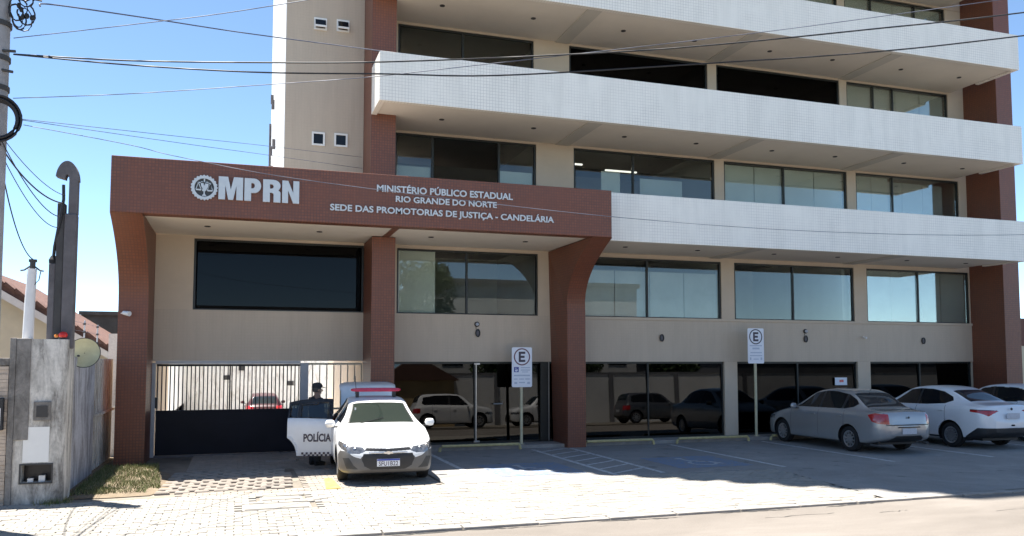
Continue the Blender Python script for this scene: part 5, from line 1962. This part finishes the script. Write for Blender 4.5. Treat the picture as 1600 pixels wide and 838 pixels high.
def police_end(s, y, z, t, F):
    ay = abs(y)
    L = F['L']
    if s < .62:
        if inside([(.40, .595), (.50, .555), (.66, .56), (.80, .63), (.90, .75), (.80, .745), (.62, .69), (.44, .665)], ay, z) and s < .55:
            return ('headlight', 'lamp_clear', None)
        if s < .16 and inside([(0, .275), (.30, .28), (.41, .34), (.465, .46), (.43, .555), (0, .555)], ay, z):
            return ('grille', 'car_black_trim', None)
        if s < .2 and inside([(0, .585), (.42, .605), (.38, .655), (0, .635)], ay, z):
            return ('upper_grille', 'car_black_trim', None)
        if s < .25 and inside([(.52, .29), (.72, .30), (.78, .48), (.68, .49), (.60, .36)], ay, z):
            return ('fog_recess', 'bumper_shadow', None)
        if s < .3 and z < .225:
            return ('bumper_lip', 'car_black_trim', None)
        if s < .48 and z < .60 and (t < 0 or t < 4.6) and not (s > .30 and z > .60 - (s - .30) * .5):
            return ('front_bumper', 'bumper_grey', None)
    if y < 0 and 1.7 < t < 6.15 and DS0 < s < DS1:
        if math.hypot(s - 3.46, z - .305) < .42:
            return ('body', 'police_white', None)
        if 5.0 < t and z > F['BELT'](s) + .035:
            if inside([(2.42, .98), (3.2, 1.03), (3.2, 1.3), (2.42, 1.345)], s, z) and abs(s - 3.0) > .02:
                return ('door_glass', 'car_pane', 'door')
            return ('door_frame', 'car_black_trim', 'door')
        return ('rear_door', 'police_white', 'door')
    if s > 3.88:
        if t > 6.2 or (t > 4.99 and ay < .62 and s > 4.3) or (s > 4.36 and z > .76 and ay < .58):
            return ('boot_lid', 'police_white', 'boot')
        if s > 4.1 and ay > .5 and .78 < z < .95:
            return ('taillight', 'tail_red', None)
    return None


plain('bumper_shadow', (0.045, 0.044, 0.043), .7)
plain('bumper_grey', (0.115, 0.110, 0.105), .45, var=.12, nscale=4)
police['end_rules'] = police_end
police['classify'] = base_class(police)
LP = 4.47
hinge_d = Vector((LP / 2 - DS0, -.855, 0))
hinge_b = Vector((LP / 2 - 3.90, 0, 1.075))
police['moves'] = {'door': (hinge_d, Matrix.Rotation(R(83), 3, 'Z')), 'boot': (hinge_b, Matrix.Rotation(R(86), 3, 'Y') @ Matrix.Diagonal((1.16, 1.0, 1.0)))}
PS = .925
PROOT, PF = car(police, (2.48, -5.38 + LP * PS / 2, 0), R(-93.2), 'white police car with red light bar, rear door and boot lid open', PS)
PROOT.name = 'police_car'
xf = LP / 2


def pbox(name, mat, *a, **k):
    return MB().box(*a).build(name, mat, k.pop('parent', PROOT), world=False, **k)


# light bar with feet
lb = MB()
prof = [(-.09, 0), (.09, 0), (.11, .035), (.08, .075), (-.08, .075), (-.11, .035)]
n = len(prof)
ys = [-.50, -.46, -.30, 0, .30, .46, .50]
sc = [.45, .8, 1, 1, 1, .8, .45]
vs = []
for yy, q in zip(ys, sc):
    vs += [(xf - 2.30 + p[0] * q, yy, 1.56 + .035 + (p[1] - .035) * q) for p in prof]
fs = [(i * n + j, i * n + (j + 1) % n, (i + 1) * n + (j + 1) % n, (i + 1) * n + j) for i in range(len(ys) - 1) for j in range(n)] + [tuple(range(n)), tuple((len(ys) - 1) * n + j for j in range(n))]
lb.add(vs, fs)
lbo = lb.build('light_bar', 'lightbar_red', PROOT, world=False, smooth=30)
pbox('bar_foot', 'car_black_trim', xf - 2.38, xf - 2.22, -.40, -.34, 1.43, 1.565, parent=lbo)
pbox('bar_foot', 'car_black_trim', xf - 2.38, xf - 2.22, .34, .40, 1.43, 1.565, parent=lbo)
MB().lathe([(.0, .13), (.022, .12), (.032, .07), (.03, .0)], (xf - 2.62, -.36, 1.50), seg=14).build('siren_dome', 'car_black_trim', PROOT, world=False, smooth=50)
MB().tube([(xf - 2.9, -.34, 1.44), (xf - 3.1, -.35, 1.86)], .006, 6).build('antenna', 'car_black_trim', PROOT, world=False)
# front plate, chrome bar and bow tie badge
np_ = pbox('number_plate', 'plate_white', xf + .034, xf + .040, -.20, .20, .335, .465)
pbox('plate_band', 'plate_blue', xf + .040, xf + .0415, -.198, .198, .433, .463, parent=np_)
me = text_mesh('SFU1B22', .1, .001, .0015)
fit_text(me, -.17, .17, .345, .425, 0)
for v in me.vertices:
    c = v.co.copy()
    v.co = (xf + .0405 - c.y, c.x, c.z)       # facing forward: read from in front, left is local -y
link('plate_lettering', me, 'sign_ink', np_, world=False)
MB().tube([(xf - .045, -.43, .580), (xf - .012, -.30, .572), (xf + .012, -.12, .566), (xf + .012, .12, .566), (xf - .012, .30, .572), (xf - .045, .43, .580)], .011, 8).build('chrome_bar', 'chrome', PROOT, world=False, smooth=60)
bt = MB()
for (y0, y1, z0, z1) in ((-.085, .085, .553, .583), (-.03, .03, .543, .596)):
    bt.prism([(y0 + .012, z0), (y1, z0), (y1 - .012, z1), (y0, z1)], 'x', xf + .014, xf + .032 + (.002 if y1 < .05 else 0))
bt.build('badge', 'chrome', PROOT, world=False)
# headlamp innards: reflector rings behind the clear cover
for sg in (-1, 1):
    for (yy, zz, r, ss) in ((.57, .618, .042, .12), (.70, .655, .048, .20)):
        MB().lathe([(r, 0), (r * .8, .012), (r * .75, -.004), (r * .3, -.008), (.0, -.008)], (xf - ss + .05, sg * yy, zz), axis='x', seg=18).build('headlamp_reflector', 'chrome', PROOT, world=False, smooth=40)
handles(PROOT, PF, (2.16,), .87, 'police_white')
# wipers, interior and steering wheel
pbox('seat', 'seat_dark', xf - 2.35, xf - 1.95, -.60, -.12, .35, 1.1)
pbox('seat', 'seat_dark', xf - 2.35, xf - 1.95, .12, .60, .35, 1.1)
pbox('rear_seat', 'seat_dark', xf - 3.35, xf - 2.75, -.60, .60, .35, .75)
MB().tube([(xf - 1.12, -.45, .992), (xf - 1.30, .05, 1.10)], .007, 6).build('wiper', 'car_black_trim', PROOT, world=False)
pbox('sticker', 'pvc_white', xf - 1.58, xf - 1.575, -.475, -.445, 1.235, 1.28)
# lettering and checker band on the opened door
door = [o for o in PROOT.children if o.name.startswith('rear_door')]
door = door[0] if door else PROOT
rotd = Matrix.Rotation(R(83), 3, 'Z')


def on_door(me):
    """me given as (distance back from the hinge, outward, height) -> rotated onto the open door"""
    for v in me.vertices:
        c = v.co.copy()
        p = Vector((LP / 2 - DS0 - c.x, -c.y, c.z))
        v.co = rotd @ (p - hinge_d) + hinge_d
    me.update()
    return me


def door_y(s, z):
    zb, be, w = PF['ZB'](s), PF['BELT'](s), PF['W'](s)
    return w * 1.004


me = text_mesh('POLÍCIA', .2, .002, .007)
xs = [v.co.x for v in me.vertices]
ysx = [v.co.y for v in me.vertices]
x0_, x1_, y0_, y1_ = min(xs), max(xs), min(ysx), max(ysx)
for v in me.vertices:
    c = v.co.copy()
    u = (c.x - x0_) / (x1_ - x0_)
    v.co = (.56 - .54 * u, .868 + c.z, .565 + (c.y - y0_) / (y1_ - y0_) * .20)
on_door(me)
link('lettering', me, 'sign_ink', door, world=False)
ck = MB()
for i in range(14):
    for j in range(2):
        if (i + j) % 2 == 0:
            d0, d1 = .01 + i * .042, .01 + (i + 1) * .042
            z0, z1 = .275 + j * .042, .275 + (j + 1) * .042
            ck.box(d0, d1, .861, .866, z0, z1)
me = ck.mesh('checker_band')
on_door(me)
link('checker_band', me, 'sign_ink', door, world=False)


# ================================================================== THE OFFICER
def skin_figure(name, pts, edges, radii, mat, parent, sub=2):
    me = bpy.data.meshes.new(name)
    me.from_pydata(pts, edges, [])
    o = bpy.data.objects.new(name, me)
    COL.objects.link(o)
    md = o.modifiers.new('skin', 'SKIN')
    md.use_smooth_shade = True
    for i, r in enumerate(radii):
        sv = me.skin_vertices[0].data[i]
        sv.radius = r if isinstance(r, tuple) else (r, r)
        sv.use_root = (i == 0)
    m2 = o.modifiers.new('sub', 'SUBSURF')
    m2.levels = m2.render_levels = sub
    dg = bpy.context.evaluated_depsgraph_get()
    out = bpy.data.meshes.new_from_object(o.evaluated_get(dg))
    bpy.data.objects.remove(o, do_unlink=True)
    out.polygons.foreach_set('use_smooth', [True] * len(out.polygons))
    out.materials.clear()
    return link(name, out, mat, parent, world=False)


off = empty('person', (1.46, -2.35, 0.0), R(-70), 'officer in black cap and dark uniform standing behind the open car door', 'person')
off.scale = (.915, .915, .915)
# local frame: faces +Y, x to the figure's right... heights for a 1.70 m adult
P = [(0, 0, .93), (0, .01, 1.10), (0, .02, 1.28), (0, .015, 1.40), (0, .03, 1.47), (0, .045, 1.56), (0, .05, 1.64),
     (-.17, .0, 1.38), (-.235, .03, 1.14), (-.19, .20, 1.02), (-.16, .27, 1.01),
     (.17, .0, 1.38), (.24, .02, 1.14), (.20, .19, 1.00), (.17, .26, .99),
     (-.10, .0, .88), (-.11, .02, .50), (-.115, -.01, .10), (-.12, .10, .045),
     (.10, .0, .88), (.115, .03, .50), (.12, .0, .10), (.125, .11, .045)]
Ed = [(0, 1), (1, 2), (2, 3), (3, 4), (4, 5), (5, 6), (3, 7), (7, 8), (8, 9), (9, 10), (3, 11), (11, 12), (12, 13), (13, 14), (0, 15), (15, 16), (16, 17), (17, 18), (0, 19), (19, 20), (20, 21), (21, 22)]
Rd = [(.15, .11), (.145, .105), (.165, .115), (.12, .085), .056, (.078, .095), (.074, .088), .070, .052, .042, .032, .070, .052, .042, .032, .092, .066, .05, .038, .092, .066, .05, .038]
body = skin_figure('body', P, Ed, Rd, 'skin', off)
vest = MB()
for (zz, rx, ry, cy) in ():
    pass


def shell(name, rows, mat, n=20):
    b = MB()
    for (cx, cy, cz, rx, ry) in rows:
        b.v += [(cx + rx * math.cos(2 * math.pi * q / n), cy + ry * math.sin(2 * math.pi * q / n), cz) for q in range(n)]
    for i in range(len(rows) - 1):
        for q in range(n):
            b.f.append((i * n + q, i * n + (q + 1) % n, (i + 1) * n + (q + 1) % n, (i + 1) * n + q))
    b.f.append(tuple(range(n)))
    b.f.append(tuple((len(rows) - 1) * n + q for q in range(n)))
    return b.build(name, mat, off, world=False, smooth=60)


shell('shirt', [(0, 0, .90, .175, .14), (0, .01, 1.05, .17, .135), (0, .02, 1.22, .195, .145), (0, .015, 1.34, .215, .13), (0, .01, 1.41, .18, .11), (0, .02, 1.455, .085, .08)], 'uniform_black')
shell('vest', [(0, .01, 1.02, .178, .142), (0, .02, 1.22, .20, .155), (0, .02, 1.34, .205, .145), (0, .015, 1.405, .16, .12)], 'uniform_grey')
for sg in (-1, 1):
    b = MB().tube([(sg * .16, 0, 1.40), (sg * .20, .005, 1.30), (sg * .24, .03, 1.12)], [.085, .085, .068], 14)
    b.build('sleeve', 'uniform_black', off, world=False, smooth=60)
    MB().tube([(sg * .10, 0, .95), (sg * .11, .02, .52), (sg * .118, 0, .09)], [.115, .088, .075], 14).build('trouser_leg', 'uniform_black', off, world=False, smooth=60)
    b = MB().tube([(sg * .118, -.05, .05), (sg * .12, .06, .055), (sg * .125, .17, .038)], [.055, .055, .04], 12)
    b.build('boot', 'black_rubber', off, world=False, smooth=60)
    # hands: palm with four fingers and a thumb, resting on the door top
    hx, hy, hz = (sg * .165 if sg < 0 else .175), .275, 1.005
    MB().tube([(hx, hy - .02, hz), (hx - sg * .005, hy + .07, hz)], [.034, .036], 10).build('palm', 'skin', off, world=False, smooth=60)
    for k, ln in enumerate((.062, .072, .068, .054)):
        fx = hx + (k - 1.5) * .019
        MB().tube([(fx, hy + .06, hz), (fx, hy + .06 + ln * .6, hz - .004), (fx, hy + .06 + ln, hz - .03)], [.0095, .009, .0075], 8).build('finger', 'skin', off, world=False, smooth=60)
    MB().tube([(hx - sg * .03, hy + .01, hz), (hx - sg * .058, hy + .045, hz - .008), (hx - sg * .06, hy + .075, hz - .018)], [.012, .011, .009], 8).build('thumb', 'skin', off, world=False, smooth=60)
# face and hair
MB().tube([(0, .135, 1.60), (0, .162, 1.565), (0, .135, 1.555)], [.010, .016, .012], 8).build('nose', 'skin', off, world=False, smooth=60)
for sg in (-1, 1):
    MB().lathe([(.0, .012), (.011, .006), (.012, -.004), (.0, -.010)], (sg * .034, .128, 1.605), axis='y', seg=10).build('eye', 'sign_ink', off, world=False, smooth=60)
    MB().lathe([(.0, .010), (.022, .006), (.030, 0), (.022, -.006), (.0, -.010)], (sg * .082, .035, 1.585), axis='x', seg=12).build('ear', 'skin', off, world=False, smooth=60)
MB().box(-.028, .028, .128, .138, 1.515, 1.525).build('mouth', 'sign_red', off, world=False, bevel=.003)
shell('hair', [(0, .012, 1.545, .072, .072), (0, .015, 1.60, .086, .092), (0, .03, 1.65, .088, .10)], 'emblem_dark')
shell('cap', [(0, .035, 1.635, .096, .112), (0, .035, 1.675, .098, .114), (0, .03, 1.715, .086, .10), (0, .03, 1.74, .055, .065), (0, .03, 1.748, .01, .01)], 'uniform_black')
b = MB()
vs = [(.085 * math.cos(R(a)), .12 + .0 * a + .095 * math.sin(R(a)), 1.648 - .02 * math.sin(R(a))) for a in range(0, 181, 15)]
m = len(vs)
b.add(vs + [(p[0], p[1], p[2] + .008) for p in vs], [tuple(range(m)), tuple(range(2 * m - 1, m - 1, -1))] + [(i, i + 1, m + i + 1, m + i) for i in range(m - 1)] + [(m - 1, 0, m, 2 * m - 1)])
b.build('cap_peak', 'uniform_black', off, world=False)

# ================================================================== ACROSS THE ROAD (seen mirrored in the glass)
ow = empty('opposite_wall', (12, -27, 0), label='long white boundary wall across the road mirrored in the glass', cat='wall')
MB().box(-25, 60, -27.3, -27, -.1, 2.95).build('wall_face', 'opposite_white', ow)
MB().box(-25, 60, -27.34, -26.96, 2.951, 3.05).build('coping', 'opposite_grey', ow)
for xx in (14.2, 17.5, 21.5, 26.0, 31.0):
    MB().box(xx, xx + .3, -26.999, -26.94, -.1, 2.95).build('pilaster', 'opposite_grey', ow)
oh = empty('ochre_house', (10.2, -30, 0), label='ochre gabled house across the road mirrored in the entrance glass', cat='house')
MB().box(7.6, 11.6, -26.9, -26.2, -.1, 2.6).build('wall', 'opposite_ochre', oh)
MB().prism([(7.3, 2.6), (11.9, 2.6), (9.4, 4.0)], 'y', -27.0, -26.0).build('roof', 'roof_tile', oh)


def block(x0, x1, y0, y1, h, label, mat, wins):
    e = empty('opposite_building', ((x0 + x1) / 2, y1, 0), label=label, cat='building')
    MB().box(x0, x1, y0, y1, -.1, h).build('wall', mat, e)
    MB().box(x0 - .2, x1 + .2, y0 - .2, y1 + .2, h, h + .3).build('roof', 'opposite_grey', e)
    for k in range(wins):
        wx = x0 + (k + .5) * (x1 - x0) / wins
        for zz in [1.0 + 2.9 * q for q in range(int(h // 2.9))]:
            MB().box(wx - .7, wx + .7, y1 + .001, y1 + .04, zz, zz + 1.3).build('window', 'tinted_glass', e)


block(-14, 7, -42, -33, 5.0, 'grey two storey block across the road left of the trees', 'opposite_grey', 6)
block(12, 27, -44, -34, 7.2, 'pale two storey block across the road behind the trees', 'opposite_white', 5)
block(30, 58, -44, -33, 4.6, 'grey block across the road at the far right', 'opposite_grey', 7)


def tree(x, y, h, r, seed, label):
    rg = random.Random(seed)
    e = empty('street_tree', (x, y, 0), label=label, cat='tree', group='trees across the road')
    tb = MB().tube([(x, y, -.1), (x + .1, y, h * .25), (x - .05, y + .1, h * .5)], [.26, .20, .14], 12)
    tr = tb.build('trunk', 'trunk_bark', e, smooth=60)
    cen = []
    for k in range(9):
        a = rg.uniform(0, 6.28)
        d = rg.uniform(.25, .8) * r
        p = (x + d * math.cos(a), y + d * math.sin(a), h * rg.uniform(.55, .95))
        cen.append((p, rg.uniform(.30, .48) * r))
        MB().tube([(x - .03, y + .08, h * rg.uniform(.3, .48)), ((x + p[0]) / 2, (y + p[1]) / 2, (h * .45 + p[2]) / 2 + .2), p], [.09, .06, .02], 7).build('limb', 'trunk_bark', tr, smooth=60)
    b = MB()
    for k in range(4200):
        (c, cr) = rg.choice(cen)
        while True:
            d = Vector((rg.uniform(-1, 1), rg.uniform(-1, 1), rg.uniform(-1, 1)))
            if .25 < d.length < 1:
                break
        p = Vector(c) + d * cr
        u = Vector((rg.gauss(0, 1), rg.gauss(0, 1), rg.gauss(0, 1))).normalized()
        w_ = u.cross(Vector((rg.gauss(0, 1), rg.gauss(0, 1), rg.gauss(0, 1)))).normalized()
        q = rg.uniform(.10, .19)
        b.add([p - u * q, p + w_ * q * .45, p + u * q, p - w_ * q * .45], [(0, 1, 2, 3)])
    b.build('crown', 'leaf_green', e, fix=False)


tree(9.6, -29.5, 8.0, 2.7, 1, 'leafy tree across the road mirrored in the first floor entrance window')
tree(3.5, -30.5, 4.2, 2.0, 2, 'leafy tree across the road left of the ochre house')
tree(27.5, -30.0, 4.4, 2.0, 4, 'leafy tree across the road at the end of the pale block')
tree(15.5, -29.3, 4.3, 2.0, 5, 'leafy tree across the road before the pale block, left one')
tree(21.0, -29.3, 4.2, 2.0, 6, 'leafy tree across the road before the pale block, right one')
